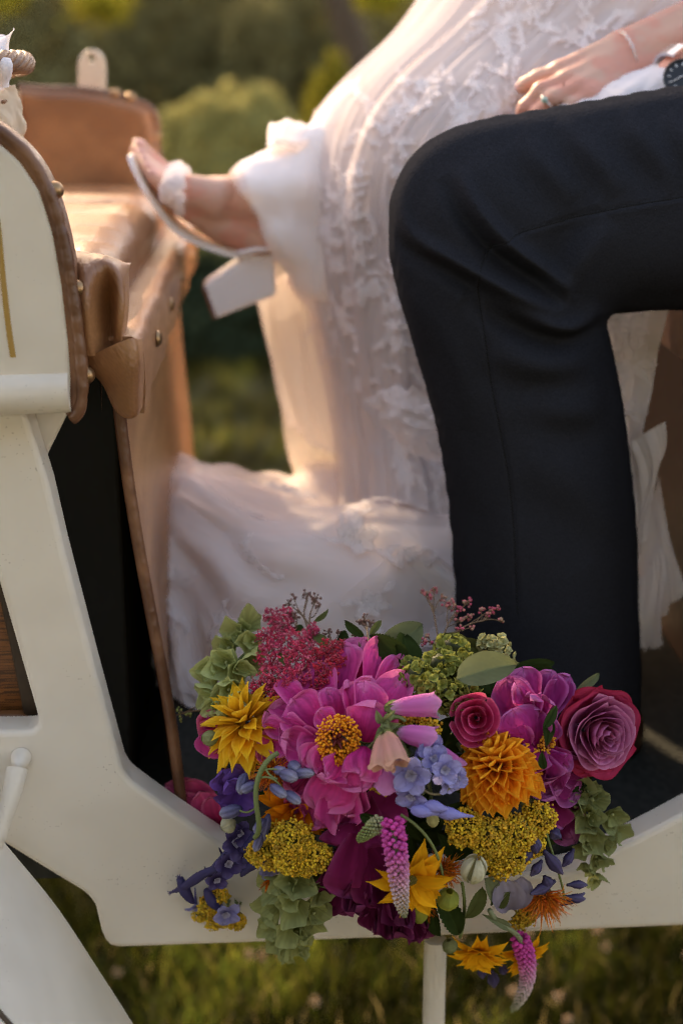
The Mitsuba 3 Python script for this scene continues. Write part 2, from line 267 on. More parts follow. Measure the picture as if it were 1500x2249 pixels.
# ================================================================ the setting: lawn, shrubs, hedge, tree
rng = np.random.default_rng(11)
def lawn():
    xs = np.r_[np.linspace(-150, -16, 14), np.linspace(-14, 14, 113), np.linspace(16, 150, 14)]; ys = np.r_[np.linspace(-60, -8, 8), np.linspace(-6, 30, 145), np.linspace(34, 240, 16)]
    X, Y = np.meshgrid(xs, ys, indexing='ij')
    Z = (meshkit.fbm(np.stack([X * 0.5, Y * 0.5, X * 0], -1), 3) - 0.5) * 0.06
    return gmesh(np.stack([X, Y, Z], -1))
put(None, 'lawn', lawn(), 'soil', smooth=True, kind='structure', label='mown green lawn under and behind the carriage')
def blades(n, xf, yf, h, w, cols, seed):
    r = np.random.default_rng(seed); x, y = xf(r, n), yf(r, n)
    z = (meshkit.fbm(np.stack([x * 0.5, y * 0.5, x * 0], -1), 3) - 0.5) * 0.06
    a = r.uniform(0, 2 * math.pi, n); hh = h * r.uniform(0.5, 1.3, n); lean = r.uniform(0.1, 0.8, n) * hh; b = r.uniform(0, 2 * math.pi, n)
    base = np.stack([x, y, z], 1); sd = np.stack([np.cos(a), np.sin(a), a * 0], 1) * (w * r.uniform(0.6, 1.3, n))[:, None]; ln = np.stack([np.cos(b) * lean, np.sin(b) * lean, hh], 1)
    mid = base + ln * [0.35, 0.35, 0.6]; tip = base + ln
    V = np.stack([base - sd, base + sd, mid - sd * 0.8, mid + sd * 0.8, tip], 1).reshape(-1, 3)
    k = np.arange(n)[:, None] * 5
    Fc = np.vstack([k + [0, 1, 3], k + [0, 3, 2], k + [2, 3, 4]])
    pt = meshkit.fbm(np.stack([x * 7, y * 5, 0 * x], -1), 3, 4); c = np.array(cols)[r.integers(0, len(cols), n)] * r.uniform(0.5, 1.4, (n, 1)) * (0.40 + 4.5 * np.clip(pt - 0.44, 0, 1) * 2)[:, None]  # patch noise puts bright lit spots into the blade colour
    dry = r.random(n) < 0.05; c[dry] = np.array([0.30, 0.24, 0.10]) * r.uniform(.6, 1.2, (dry.sum(), 1))
    return trimesh.Trimesh(V, Fc, process=False), np.repeat(np.clip(c, 0, .6), 5, 0)
GC = [(0.070, 0.066, 0.010), (0.085, 0.075, 0.011), (0.05, 0.053, 0.010), (0.12, 0.10, 0.02), (0.09, 0.072, 0.02)]
m1, c1 = blades(60000, lambda r, n: r.uniform(-1.1, 1.1, n), lambda r, n: r.uniform(0.3, 2.4, n), 0.055, 0.0022, [(0.055, 0.072, 0.010), (0.072, 0.084, 0.012), (0.040, 0.056, 0.009), (0.12, 0.118, 0.018), (0.08, 0.078, 0.016)], 1)
m2, c2 = blades(70000, lambda r, n: r.uniform(-3.0, 3.0, n), lambda r, n: 2.4 + 9 * r.uniform(0, 1, n) ** 1.3, 0.07, 0.0045, GC, 2)
put(None, 'grass', cat([m1, m2]), 'grass_blade', color=np.vstack([c1, c2]), cat='grass', kind='stuff', label='short olive green grass with clover growing on the lawn')
# clover heads in the grass below the sill
def ico(s=1): return trimesh.creation.icosphere(subdivisions=s)
cv = []
for _ in range(52):
    x, y = rng.uniform(-0.55, 0.7), rng.uniform(0.42, 1.15)
    zc = 0.035 + rng.uniform(0, 0.02)
    for q in range(16):
        d = rng.normal(0, 1, 3); d = d / np.linalg.norm(d); b = ico(0); b.vertices = b.vertices * [0.0018, 0.0018, 0.0045] + np.array([x, y, zc]) + d * 0.0065; cv.append(b)
put(None, 'clover_flowers', cat(cv), 'plant_solid', color=np.tile([0.46, 0.33, 0.21], (len(cat(cv).vertices), 1)), cat='clover', kind='stuff', label='pale pinkish clover heads scattered in the grass under the carriage')
def leaf_cloud(pts, nrm, size, cols, seed, aspect=0.55):
    r = np.random.default_rng(seed); n = len(pts)
    d = unit_rows(nrm + r.normal(0, 0.7, (n, 3))); u = unit_rows(np.cross(d, r.normal(0, 1, (n, 3)))); w = np.cross(d, u)
    s = (size * r.uniform(0.6, 1.4, n))[:, None]
    V = np.stack([pts - u * s, pts + w * s * aspect + d * s * 0.15, pts + u * s, pts - w * s * aspect + d * s * 0.15], 1).reshape(-1, 3)
    k = np.arange(n)[:, None] * 4; Fc = np.vstack([k + [0, 1, 2], k + [0, 2, 3]])
    c = np.array(cols)[r.integers(0, len(cols), n)] * r.uniform(0.7, 1.3, (n, 1))
    return trimesh.Trimesh(V, Fc, process=False), np.repeat(c, 4, 0)
def unit_rows(a): return a / np.maximum(np.linalg.norm(a, axis=1, keepdims=True), 1e-9)
def stem_mesh(x, y, z0, h, n, seed, r0=0.02):
    r = np.random.default_rng(seed); out = []
    for _ in range(n):
        a, t = r.uniform(0, 6.28), r.uniform(0.15, 0.5)
        out.append(tube(resample([[x, y, z0], [x + t * 0.3 * h * math.cos(a), y + t * 0.3 * h * math.sin(a), z0 + h * 0.5], [x + t * h * math.cos(a), y + t * h * math.sin(a), z0 + h * 0.9]], 7), np.linspace(r0, r0 * 0.3, 7), 6))
    return cat(out)
def shrub(label, x, y, rx, ry, h, n, size, cols, seed, rough=0.10, group=None, name='shrub', leaf='hedge_leaf'):
    r = np.random.default_rng(seed); k = thing(name, label, 'shrub', group)
    d = unit_rows(r.normal(0, 1, (n, 3))); d[:, 2] = np.abs(d[:, 2]) * 1.0 - 0.12
    d = unit_rows(d); rad = (1.0 if leaf == 'hedge_leaf' else 1 / (np.abs(d) ** 3.2).sum(1) ** (1 / 3.2)) * (1 - np.abs(r.normal(0, 0.10, n))) + (meshkit.fbm(d * 3.1 + seed, 3) - 0.5) * rough * 4
    pts = d * rad[:, None] * [rx, ry, h * 0.92] + [x, y, h * 0.10]
    pts[:, 2] = np.maximum(pts[:, 2], 0.03)
    m, c = leaf_cloud(pts, d, size, cols, seed + 1); put(k, 'foliage', m, leaf, color=c, kind='stuff')
    put(k, 'stem', stem_mesh(x, y, 0, h * 0.7, 7, seed), 'bark', smooth=True); return k
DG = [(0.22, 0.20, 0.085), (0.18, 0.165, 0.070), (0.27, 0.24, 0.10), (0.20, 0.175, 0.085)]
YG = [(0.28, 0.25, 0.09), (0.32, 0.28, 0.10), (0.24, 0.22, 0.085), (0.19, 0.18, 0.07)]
b0 = P(510, 560, 9.0)
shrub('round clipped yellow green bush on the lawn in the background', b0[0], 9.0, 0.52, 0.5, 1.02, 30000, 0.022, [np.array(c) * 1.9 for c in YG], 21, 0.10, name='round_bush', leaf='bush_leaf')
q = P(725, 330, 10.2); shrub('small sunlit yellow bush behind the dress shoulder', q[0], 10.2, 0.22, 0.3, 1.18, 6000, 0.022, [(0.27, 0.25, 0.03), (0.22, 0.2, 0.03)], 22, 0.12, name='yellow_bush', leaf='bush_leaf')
# loose dark shrubs in a row behind
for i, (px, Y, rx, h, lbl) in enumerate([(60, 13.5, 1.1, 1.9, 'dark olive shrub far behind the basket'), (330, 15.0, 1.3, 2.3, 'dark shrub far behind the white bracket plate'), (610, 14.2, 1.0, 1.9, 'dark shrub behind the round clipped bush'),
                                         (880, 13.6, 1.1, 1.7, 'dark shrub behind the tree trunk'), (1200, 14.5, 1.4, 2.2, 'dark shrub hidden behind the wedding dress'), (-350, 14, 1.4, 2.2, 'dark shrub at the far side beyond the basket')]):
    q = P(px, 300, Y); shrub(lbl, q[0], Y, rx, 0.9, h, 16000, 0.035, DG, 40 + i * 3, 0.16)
# tall hedge that closes the view
hk = thing('hedge', 'tall dark hedge closing the garden at the far end', 'hedge')
n = 60000; X = rng.uniform(-14, 16, n); Z = rng.uniform(0.0, 3.3, n); Yh = 18 + 0.5 * (meshkit.fbm(np.stack([X * 0.6, Z * 0.6, X * 0], 1), 3) - 0.5) * 4 + rng.uniform(0, 0.5, n)
m, c = leaf_cloud(np.stack([X, Yh, Z], 1), np.tile([0, -1, 0.3], (n, 1)), 0.075, DG, 77); put(hk, 'foliage', m, 'hedge_leaf', color=c, kind='stuff')
put(hk, 'core', rounded_box((-14, 19.2, 0), (16, 20.2, 3.1), 0.05), 'soil', label='dark inner twigs of the hedge')
# tree whose trunk shows at the top, and two trees whose crowns shade the lawn
def tree(label, x, y, r0, h, lean, crown, seed, name='tree'):
    r = np.random.default_rng(seed); k = thing(name, label, 'tree')
    path = resample([[x, y, -0.05], [x + lean[0] * 0.3, y, h * 0.3], [x + lean[0] * 0.75, y + lean[1] * 0.6, h * 0.65], [x + lean[0], y + lean[1], h]], 24)
    rad = r0 * np.linspace(1.0, 0.35, 24); rad[:3] *= [1.5, 1.25, 1.08]; top = path[-1]; ms = [tube(path, rad, 14)]; pts = []
    for j in range(9):
        i = r.integers(11, 23); a = r.uniform(0, 6.28); e = np.array([math.cos(a) * crown[0], math.sin(a) * crown[0], crown[1] * r.uniform(0.2, 0.8)]) * r.uniform(0.5, 0.95)
        br = resample([path[i], path[i] + e * [0.5, 0.5, 0.65], path[i] + e], 10); ms.append(tube(br, np.linspace(rad[i] * 0.6, 0.012, 10), 8)); pts.append(br[4:])
    put(k, 'trunk', cat(ms), 'bark', smooth=True)
    cl = np.vstack(pts); cl = cl[r.integers(0, len(cl), 130)] + r.normal(0, 0.45, (130, 3)); n = 17000
    pp = cl[r.integers(0, 130, n)] + r.normal(0, 0.26, (n, 3)); m, c = leaf_cloud(pp, pp - top, 0.055, [(0.06, 0.085, 0.016), (0.085, 0.105, 0.02), (0.045, 0.065, 0.014)], seed + 5)
    put(k, 'crown', m, 'leafy', color=c, kind='stuff'); return k
tq = P(785, 150, 11.0)
tree('brown tree trunk at the top of the photo behind the dress', tq[0] + 0.26 * tq[2], 11.0, 0.15, 5.4, (-1.4, 0.2), (2.4, 1.9), 61)
tree('shade tree at the far left whose crown hangs over the lawn', -4.0, 15.2, 0.16, 5.8, (0.2, 0.1), (3.0, 2.0), 66)

# low dark shrub on the lawn, and an unseen hedge added behind the viewer to shut off the low sky
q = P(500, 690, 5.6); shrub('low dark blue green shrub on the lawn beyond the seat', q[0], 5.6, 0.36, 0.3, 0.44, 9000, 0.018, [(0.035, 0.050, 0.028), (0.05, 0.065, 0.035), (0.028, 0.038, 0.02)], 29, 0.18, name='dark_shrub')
hk = thing('hedge', 'added hedge out of view behind the viewer that blocks the low sky', 'hedge')
n = 9000; X = rng.uniform(-12, 12, n); Z = rng.uniform(0.0, 7.0, n); m, c = leaf_cloud(np.stack([X, -7.9 + rng.uniform(-.3, .3, n), Z], 1), np.tile([0, 1, 0.3], (n, 1)), 0.12, DG, 78); put(hk, 'foliage', m, 'hedge_leaf', color=c, kind='stuff')
put(hk, 'core', rounded_box((-12, -9.2, 0), (12, -8.2, 6.9), 0.05), 'soil')
# sunlit leaf sprays that hang into the top of the picture
for px, py, Y, rr, lbl in ((225, 8, 10.5, .20, 'sunlit yellow leaves hanging at the top left of the garden'), (835, -6, 9.5, .14, 'sunlit yellow leaves hanging beside the tree trunk'), (-10, -20, 10.0, .2, 'sunlit yellow leaves hanging above the basket')):
    c0 = P(px, py, Y); k = thing('hanging_branch', lbl, 'branch'); n = 900; rb = np.random.default_rng(int(px + 900)); d = rb.normal(0, .5, (n, 3)) * [rr, rr, rr * .55]
    m, c = leaf_cloud(c0 + d, d + [0, 0, .01], 0.030, [(0.42, 0.36, 0.03), (0.34, 0.30, 0.03), (0.48, 0.40, 0.05)], int(px + 1000)); put(k, 'foliage', m, 'hedge_leaf', color=c, kind='stuff')
    put(k, 'stem', tube(resample([c0 + [0, 0, -.05], c0 + [.15, .1, .4], c0 + [.7, .3, 1.6]], 10), np.linspace(.006, .02, 10), 7), 'bark', smooth=True)
# ================================================================ the carriage
car = thing('carriage', 'cream painted open horse carriage with tan leather seats and a low doorway', 'carriage')
W0, W1 = 0.0, 0.92                                   # near and far side planes
ZS = P(250, 590, 0.05)[2]                            # cushion top
ZF = 0.672                                           # floor
XL = P(300, 744, 0.04)[0]                            # front of the seat ledge
XR = P(1447, 761, 0.33)[0]
# --- near side body panel with its doorway
panel_px = [(-420, 900), (57, 900), (76, 965), (107, 1060), (139, 1200), (205, 1455), (268, 1690), (282, 1712), (330, 1748), (400, 1797), (480, 1850), (555, 1893), (620, 1908), (1180, 1920), (1235, 1918), (1266, 1910),
            (1450, 1816), (1570, 1752), (1640, 1690), (1720, 1400), (1800, 900), (2150, 900), (2150, 2010), (1500, 2038), (930, 2062), (260, 2086), (236, 2080), (222, 2050), (208, 1990), (188, 1966), (107, 1917), (10, 1857), (-120, 1780), (-420, 1640)]
win_px = [(-88, 1010), (0, 1290), (82, 1575), (83, 1592), (72, 1606), (-300, 1612), (-300, 1010)]
put(car, 'side_panel', pxslab(panel_px, 0, 0.0, 0.034, holes=[win_px], r=0.0055, corner=0.006), 'cream_paint', smooth=50)
far = PL([(x, y, 0) for x, y in panel_px])[:, [0, 2]] + [0.0, 0.03]
put(car, 'side_panel', slab(far, W1 - 0.03, W1, r=0.006, corner=0.006, holes=[PL([(x, y, 0) for x, y in win_px])[:, [0, 2]]]), 'cream_paint', smooth=50, label='far side panel of the carriage body')
put(car, 'corner_bracket', pxslab([(20, 880), (156, 880), (150, 905), (99, 1008), (116, 1090), (60, 1090)], 0.04, 0.0365, 0.05, r=0.003), 'cream_paint')
# --- oak panel seen through the window of the side
ok = put(car, 'oak_panel', pxslab([(-300, 1000), (-60, 1000), (30, 1240), (112, 1560), (118, 1620), (-300, 1620)], 0.06, 0.062, 0.075, r=0.001, corner=0), 'oak_panel', label='orange oak panel with dark frame behind the pillar')
put(ok, 'frame', pxslab([(-75, 1150), (-33, 1150), (22, 1400), (55, 1562), (80, 1598), (115, 1598), (60, 1340), (0, 1150)], 0.055, 0.047, 0.058, r=0.002, corner=0.001), 'dark_wood')
put(ok, 'moulding', pxslab([(-300, 1566), (54, 1563), (80, 1582), (100, 1588), (-300, 1590)], 0.05, 0.044, 0.055, r=0.003, corner=0.001), 'mould_wood')
put(ok, 'rail', pxslab([(-300, 1590), (100, 1588), (100, 1603), (-300, 1605)], 0.05, 0.046, 0.056, r=0.001, corner=0), 'green_tape')
# --- curved arm panel at the seat end, its rolled lip, pinstripe and leather welt
arm_px = [(-420, 250), (-200, 238), (-80, 262), (0, 308), (48, 350), (92, 415), (121, 508), (140, 620), (154, 755), (158, 830), (156, 898), (-420, 912)]
put(car, 'arm_panel', pxslab(arm_px, -0.02, -0.028, -0.001, r=0.004, corner=0.003), 'cream_paint', smooth=50)
lip = resample(PL([(-420, 872, -0.03), (0, 868, -0.03), (152, 863, -0.03)]), 30)
put(car, 'arm_lip', sweep(np.array([(0.008 + 0.010 * 0 - 0.016 * math.sin(a) * (1 if math.sin(a) > 0 else 0.2), 0.0165 * math.cos(a)) for a in np.linspace(0, 2 * math.pi, 24, endpoint=False)]), lip), 'cream_paint', smooth=60)
for pts, w in (([(-6, 480), (2, 560), (14, 680), (29, 784)], 0.0042), ([(-60, 560), (-40, 700), (-20, 790)], 0.003)):
    c = resample(PL([(x, y, -0.0285) for x, y in pts]), 20); wd = w * np.linspace(0.9, 1.0, 20)[:, None]
    put(car, 'pinstripe', shell(np.stack([c - wd / 2 * [1, 0, 0.1], c + wd / 2 * [1, 0, 0.1]], 1), 0.0009), 'gold_paint', label='gold pinstripe painted on the arm panel' if w > 0.004 else None)
trim_px = [(-420, 222), (-200, 205), (-90, 238), (0, 292), (42, 326), (76, 366), (104, 420), (130, 502), (149, 600), (163, 700), (173, 800), (174, 850), (164, 888), (156, 896)]
trim = resample(PL([(x, y, -0.004) for x, y in trim_px]), 160)
wob = 1 + 0.06 * np.sin(np.arange(160) * 0.9) + 0.05 * np.sin(np.arange(160) * 0.37)
wl = put(car, 'leather_welt', sweep(rrect(0.046, 0.012, 0.0055), trim), 'edge_leather', smooth=60, label='brown leather welt with stitching round the arm panel')
tn = np.cross([0, 1, 0], np.gradient(trim, axis=0)); tn /= np.linalg.norm(tn, axis=1, keepdims=True)
if tn[100][0] < 0: tn = -tn
st = []
for yy in (-0.013, ):
    s = resample(trim + tn * 0.0065 + [0, yy, 0], 420, False)
    for i in range(150, 418, 4): st.append(tube(s[i:i + 3], 0.0008, 5))
put(wl, 'stitching', cat(st), 'mould_wood', kind='stuff')
put(car, 'welt_cord', tube(trim + tn * 0.005 + [0, -0.0225, 0], 0.0046 * wob, 9), 'edge_leather', smooth=True)
def stud(parent, p, n, r=0.007, h=0.005): return put(parent, 'stud', dome(p, n, r, h), 'brass', smooth=True)
for i in (86, 118, 147): stud(car, trim[i] + tn[i] * 0.006 + [0, 0.002, 0], tn[i], 0.0068, 0.006)
# --- seat: box, ledge with leather valance, cushion, skirt (front seat and, mirrored, the rear seat)
def seat(XF, s, y0, y1, near_detail):
    "s = +1: the seat's front faces +x"
    xb = XF - s * 0.62
    # cushion: rounded, pleated across
    NA, NB = 110, 46
    yy = np.linspace(y0 - 0.005, y1, NA)[:, None]; t = np.linspace(0, 1, NB)[None, :]
    ang = np.clip((t - 0.62) / 0.38, 0, 1) * math.pi / 2 * 1.12
    rr = 0.036
    xx = np.where(t < 0.62, xb + (XF - s * 0.026 - s * rr - xb) * (t / 0.62), XF - s * 0.026 - s * rr + s * rr * np.sin(ang)) + 0 * yy
    zz = np.where(t < 0.62, ZS, ZS - rr + rr * np.cos(ang)) - np.clip((t - 0.93) / 0.07, 0, 1) * 0.028 + 0 * yy
    pl = (yy - y0) / 0.115; ph = pl - np.floor(pl); w = meshkit.noise(np.stack([xx * 14, yy * 9 + 0 * xx, 0 * xx + 3], -1)) - 0.5
    puff = ((np.abs(np.sin(math.pi * (pl + 0.35 * w))) ** 0.45) * 0.010 - 0.010) * (1 - 0.75 * np.clip((t - 0.66) / 0.14, 0, 1)) + w * 0.006
    fine = (meshkit.fbm(np.stack([xx * 30, yy * 70 + 0 * xx, zz * 30], -1), 3) - 0.5) * 0.004
    G = np.stack([xx, yy + 0 * xx, zz], -1); nn = gnormals(G); nn = nn * np.sign(nn[:1, :1, 2:3] + 1e-9)
    G = G + nn * (puff + fine)[..., None]
    end = G[:1] * [1, 0, 0] + [0, y0 - 0.012, 0]; low = G[:1] * [1, 0, 0] + [0, y0 - 0.006, 0]
    end[..., 2] = np.minimum(G[:1, :, 2] - 0.012, ZS - 0.014); low[..., 2] = ZS - 0.058
    end2 = end.copy(); end2[..., 2] -= 0.028; end2[..., 1] -= 0.004 + 0.010 * np.abs(np.sin(np.linspace(0, 9, NB)))[None]
    cu = put(car, 'cushion', gmesh(np.concatenate([low, end2, end, G], 0)), 'tan_leather', smooth=True, label=None if s > 0 else 'rear seat cushion under the groom')
    # ledge board wrapped in leather, front drop
    zl = P(262, 740, 0.04)[2]
    prof = np.array([(XF - s * 0.10, zl - 0.002), (XF - s * 0.04, zl), (XF - s * 0.012, zl + 0.001), (XF - s * 0.003, zl + 0.0006), (XF + s * 0.0026, zl - 0.004), (XF + s * 0.004, zl - 0.015), (XF + s * 0.004, zl - 0.04), (XF + s * 0.002, zl - 0.06)])
    pp = resample(prof, 26, False); ya = np.linspace(y0 - 0.012, y1, 60)
    wv = 0.0016 * np.sin(ya * 31)[:, None] * np.linspace(0, 1, 26)[None] + 0.0007 * np.sin(ya * 77 + 1)[:, None]
    V = np.stack([pp[None, :, 0] + s * wv, np.repeat(ya[:, None], 26, 1), pp[None, :, 1] + 0.5 * wv], -1)
    va = put(car, 'valance', shell(V, 0.0035), 'tan_leather', smooth=50)
    for yk in (0.17, 0.35, 0.53, 0.71): stud(va, [XF + s * 0.006, yk, zl - 0.026], [s, 0, 0], 0.0078, 0.005)
    # skirt below
    zb = ZF + 0.002; bot = XF + s * 0.018
    sx = [XF - s * 0.022, XF - s * 0.016, XF - s * 0.007, XF + s * 0.004, XF + s * 0.012, bot]; sz = np.linspace(zl - 0.05, zb, 6)
    pp = resample(np.stack([sx, sz], 1), 30); ya = np.linspace(y0 + 0.004, y1 - 0.03, 50)
    wv = (meshkit.fbm(np.stack([ya[:, None] * 5 + 0 * pp[None, :, 1], pp[None, :, 1] * 5 + 0 * ya[:, None], 0 * pp[None, :, 1] + 0 * ya[:, None]], -1), 2) - 0.5) * 0.018
    fl = np.linspace(0, 1, 30)[None] ** 1.5 * (0.030 - 0.036 * np.exp(-((ya[:, None] - y0) / 0.16) ** 2)) * -s
    if s < 0: fl = fl + 0.065
    S = np.stack([pp[None, :, 0] + wv * .6 + fl, np.repeat(ya[:, None], 30, 1), np.repeat(pp[None, :, 1], 50, 0)], -1)
    put(car, 'skirt', shell(S, 0.006), 'tan_leather' if s > 0 else 'shaded_leather', smooth=50, label=None if s > 0 else 'leather front of the rear seat with shade painted into its brown')
    put(car, 'skirt_welt', tube(S[0] + [s * 0.002, -0.002, 0], 0.0052, 9), 'edge_leather', smooth=True)
    # box filling the void behind the skirt, its shade painted near black
    x0, x1 = sorted((xb, XF - s * (0.030 if s > 0 else 0.095)))
    put(car, 'seat_shade_box', cat([rounded_box((x0, y0 + 0.10, ZF), (x1, y1 - 0.05, zl - 0.02), 0.003), rounded_box((x0, y0 + 0.01, zl - 0.035), (x1 - 0.012, y0 + 0.1, zl - 0.012), 0.003)]), 'black_board')
    # back rest and far arm
    hb = 0.40
    bx = [(xb + s * 0.02, ZS - 0.02), (xb - s * 0.03, ZS + hb * 0.5), (xb - s * 0.08, ZS + hb)]
    bb = resample(np.array(bx), 16); B = np.stack([np.repeat(bb[None, :, 0], 40, 0), np.repeat(np.linspace(y0, y1 - 0.03, 40)[:, None], 16, 1), np.repeat(bb[None, :, 1], 40, 0)], -1)
    put(car, 'backrest', shell(B, 0.05), 'tan_leather', smooth=50)
    return zl
zl = seat(XL, 1, 0.04, 0.885, True)
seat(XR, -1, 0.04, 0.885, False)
# --- near end of the front seat's valance: the loose corner of leather folded round the board
flap = [[(192, 782, 0.012), (240, 762, 0.0), (285, 744, -0.004), (300, 747, 0.012), (316, 733, 0.10)],
        [(193, 800, 0.014), (243, 800, 0.000), (288, 790, -0.006), (307, 790, 0.010), (320, 770, 0.10)],
        [(212, 824, 0.016), (246, 838, 0.002), (285, 842, -0.004), (306, 840, 0.010), (322, 812, 0.10)],
        [(238, 842, 0.018), (252, 880, 0.006), (282, 893, 0.000), (303, 886, 0.010), (323, 842, 0.10)],
        [(243, 858, 0.020), (262, 900, 0.010), (284, 912, 0.004), (303, 900, 0.012), (323, 858, 0.10)]]
G = spline_grid([PL(r) for r in flap], 40, 40); G += gnormals(G) * ((meshkit.fbm(G * 40, 2) - 0.5) * 0.0022)[..., None]
put(car, 'valance_corner', shell(G, 0.004), 'tan_leather', smooth=50, label='loose leather corner hanging at the seat end')
0 and put(car, 'valance_hem', tube(G[0, :30] + [0, -0.001, 0.001], 0.0028, 8), 'edge_leather', smooth=True)
# folded corner of the cushion end
fold = [[(160, 552, 0.070), (200, 558, 0.064), (236, 564, 0.060), (262, 574, 0.066), (285, 580, 0.11)],
        [(166, 578, 0.020), (205, 582, 0.010), (238, 590, 0.012), (264, 604, 0.014), (280, 612, 0.07)],
        [(172, 640, 0.014), (205, 645, 0.004), (243, 650, 0.034), (264, 660, 0.004), (280, 664, 0.07)],
        [(178, 700, 0.016), (208, 705, 0.006), (246, 712, 0.040), (261, 715, 0.006), (277, 702, 0.07)],
        [(186, 775, 0.018), (212, 778, 0.008), (247, 770, 0.026), (259, 760, 0.012), (272, 738, 0.07)]]
G = spline_grid([PL(r) for r in fold], 40, 40); G += gnormals(G) * ((meshkit.fbm(G * 35, 2) - 0.5) * 0.0022)[..., None]
put(car, 'cushion_corner', shell(G, 0.003), 'tan_leather', smooth=50)
# --- far arm of the front seat: leather inside, welt, bracket plate with a hole
fa = [(40, 190), (100, 196), (170, 198), (240, 208), (300, 224), (330, 240), (343, 290), (352, 350), (352, 440), (40, 440)]
put(car, 'far_arm', pxslab(fa, 0.86, 0.845, 0.885, r=0.012, corner=0.004), 'tan_leather', smooth=60, label='far arm rest padded in brown leather')
fw = resample(PL([(x, y, 0.86) for x, y in fa[:8]]), 60); put(car, 'leather_welt', tube(fw, 0.006, 9), 'edge_leather', smooth=True)
for i in (31, 36, 52): stud(car, fw[i] + [0, -0.002, 0.004], [0, -0.5, 1], 0.0075, 0.006)
plate = Polygon(PL([(172, 230, 0.92), (172, 140, 0.92), (176, 122, 0.92), (188, 110, 0.92), (202, 106, 0.92), (216, 110, 0.92), (227, 122, 0.92), (232, 140, 0.92), (233, 230, 0.92)])[:, [0, 2]])
hc = P(201, 126, 0.92); hole = [(hc[0] + 0.0042 * math.cos(a), hc[2] + 0.0055 * math.sin(a)) for a in np.linspace(0, 2 * math.pi, 16, endpoint=False)]
put(car, 'hinge_plate', slab(np.array(plate.exterior.coords)[:-1], 0.915, 0.925, r=0.002, corner=0.001, step=0.003, holes=[hole]), 'cream_paint', label='white upright plate with a round hole behind the far arm')
# --- floor, step pole, brace rod, mudguard
put(car, 'floor', rounded_box((-0.9, 0.036, ZF - 0.03), (1.3, W1 - 0.032, ZF), 0.002), 'carpet', label='black carpet on the carriage floor')
pt = P(956, 2066, 0.016); put(car, 'step_pole', tube([[pt[0], 0.016, pt[2] + 0.001], [pt[0], 0.016, pt[2] - 0.15], [pt[0] - 0.001, 0.016, pt[2] - 0.34]], 0.0102, 24), 'cream_paint', smooth=50, label='round white pole under the doorway')
tr = [pt[0] - 0.15, pt[0] + 0.15]; put(car, 'step_plate', rounded_box((tr[0], -0.10, pt[2] - 0.36), (tr[1], 0.05, pt[2] - 0.34), 0.006), 'cream_paint')
rd = resample(PL([(38, 1688, -0.022), (20, 1765, -0.036), (-8, 1850, -0.045), (-60, 1990, -0.05)]), 30)
put(car, 'brace_rod', tube(rd, np.r_[np.linspace(0.0088, 0.0066, 10), np.full(20, 0.0066)], 16), 'cream_paint', smooth=50)
put(car, 'rod_boss', dome(rd[0] + [0, 0.021, 0], [0, -1, 0.0], 0.0084, 0.018, 20), 'cream_paint', smooth=True)
mg = resample(PL([(-200, 1560, -0.03), (-80, 1740, -0.03), (5, 1858, -0.03), (107, 1982, -0.03), (187, 2100, -0.03), (283, 2250, -0.03), (340, 2350, -0.03), (380, 2440, -0.03)]), 80)
wd = np.linspace(0, 1, 24); cr = 0.012 * np.sin(math.pi * wd)
tgt = np.gradient(mg, axis=0); nrm = np.cross([0, 1, 0], tgt); nrm /= np.linalg.norm(nrm, axis=1, keepdims=True)
if nrm[40][2] < 0: nrm = -nrm
G = mg[:, None] + np.stack([0 * wd, -wd * 0.27, 0 * wd], 1)[None] + nrm[:, None] * cr[None, :, None]
mu = put(car, 'mudguard', shell(G, 0.006), 'cream_paint', smooth=50, label='curved cream mudguard over the front wheel')
put(mu, 'bead', tube(mg + nrm * 0.012 + [0, -0.196, 0], 0.0028, 8), 'dark_wood', smooth=True, label='dark line along the mudguard')
put(mu, 'rim', tube(mg + nrm * 0.004 + [0, -0.27, 0], 0.006, 10), 'cream_paint', smooth=True)

# --- wheels and axles that carry the body
for wx, wr in ((-0.66, 0.36), (1.10, 0.44)):
    for wy in (-0.15, W1 + 0.15):
        a = np.linspace(0, 2 * math.pi, 65); ringp = lambda r: np.stack([wx + r * np.cos(a), 0 * a + wy, wr + 0.004 + r * np.sin(a)], 1)
        wk = put(car, 'wheel', sweep(rrect(0.034, 0.030, 0.006), ringp(wr - 0.027), cap=False), 'cream_paint', smooth=50, label='cream spoked carriage wheel')
        put(wk, 'tyre', sweep(rrect(0.032, 0.012, 0.004), ringp(wr - 0.006), cap=False), 'black_board', smooth=50)
        hb_ = tube([[wx, wy - 0.05, wr], [wx, wy - 0.035, wr], [wx, wy + 0.035, wr], [wx, wy + 0.05, wr]], [0.022, 0.042, 0.042, 0.03], 20); put(wk, 'hub', hb_, 'cream_paint', smooth=40)
        for k in range(12): o = np.array([math.cos(k * math.pi / 6), 0, math.sin(k * math.pi / 6)]); c = np.array([wx, wy, wr]); put(wk, 'spoke', tube([c + o * 0.035, c + o * (wr - 0.03)], [0.011, 0.008], 8), 'cream_paint', smooth=True)
    put(car, 'axle', tube([[wx, -0.15, wr], [wx, W1 + 0.15, wr]], 0.016, 10), 'black_board', smooth=True)
    put(car, 'axle_block', rounded_box((wx - 0.03, 0.12, wr + 0.012), (wx + 0.03, W1 - 0.12, ZF - 0.028), 0.006), 'black_board')
# ================================================================ bride, groom and the dress
bride = thing('person', 'bride in a white lace dress resting one sandalled foot on the leather seat', 'person')
groom = thing('person', 'groom in dark navy suit trousers sitting with his knee bent beside the bride', 'person')
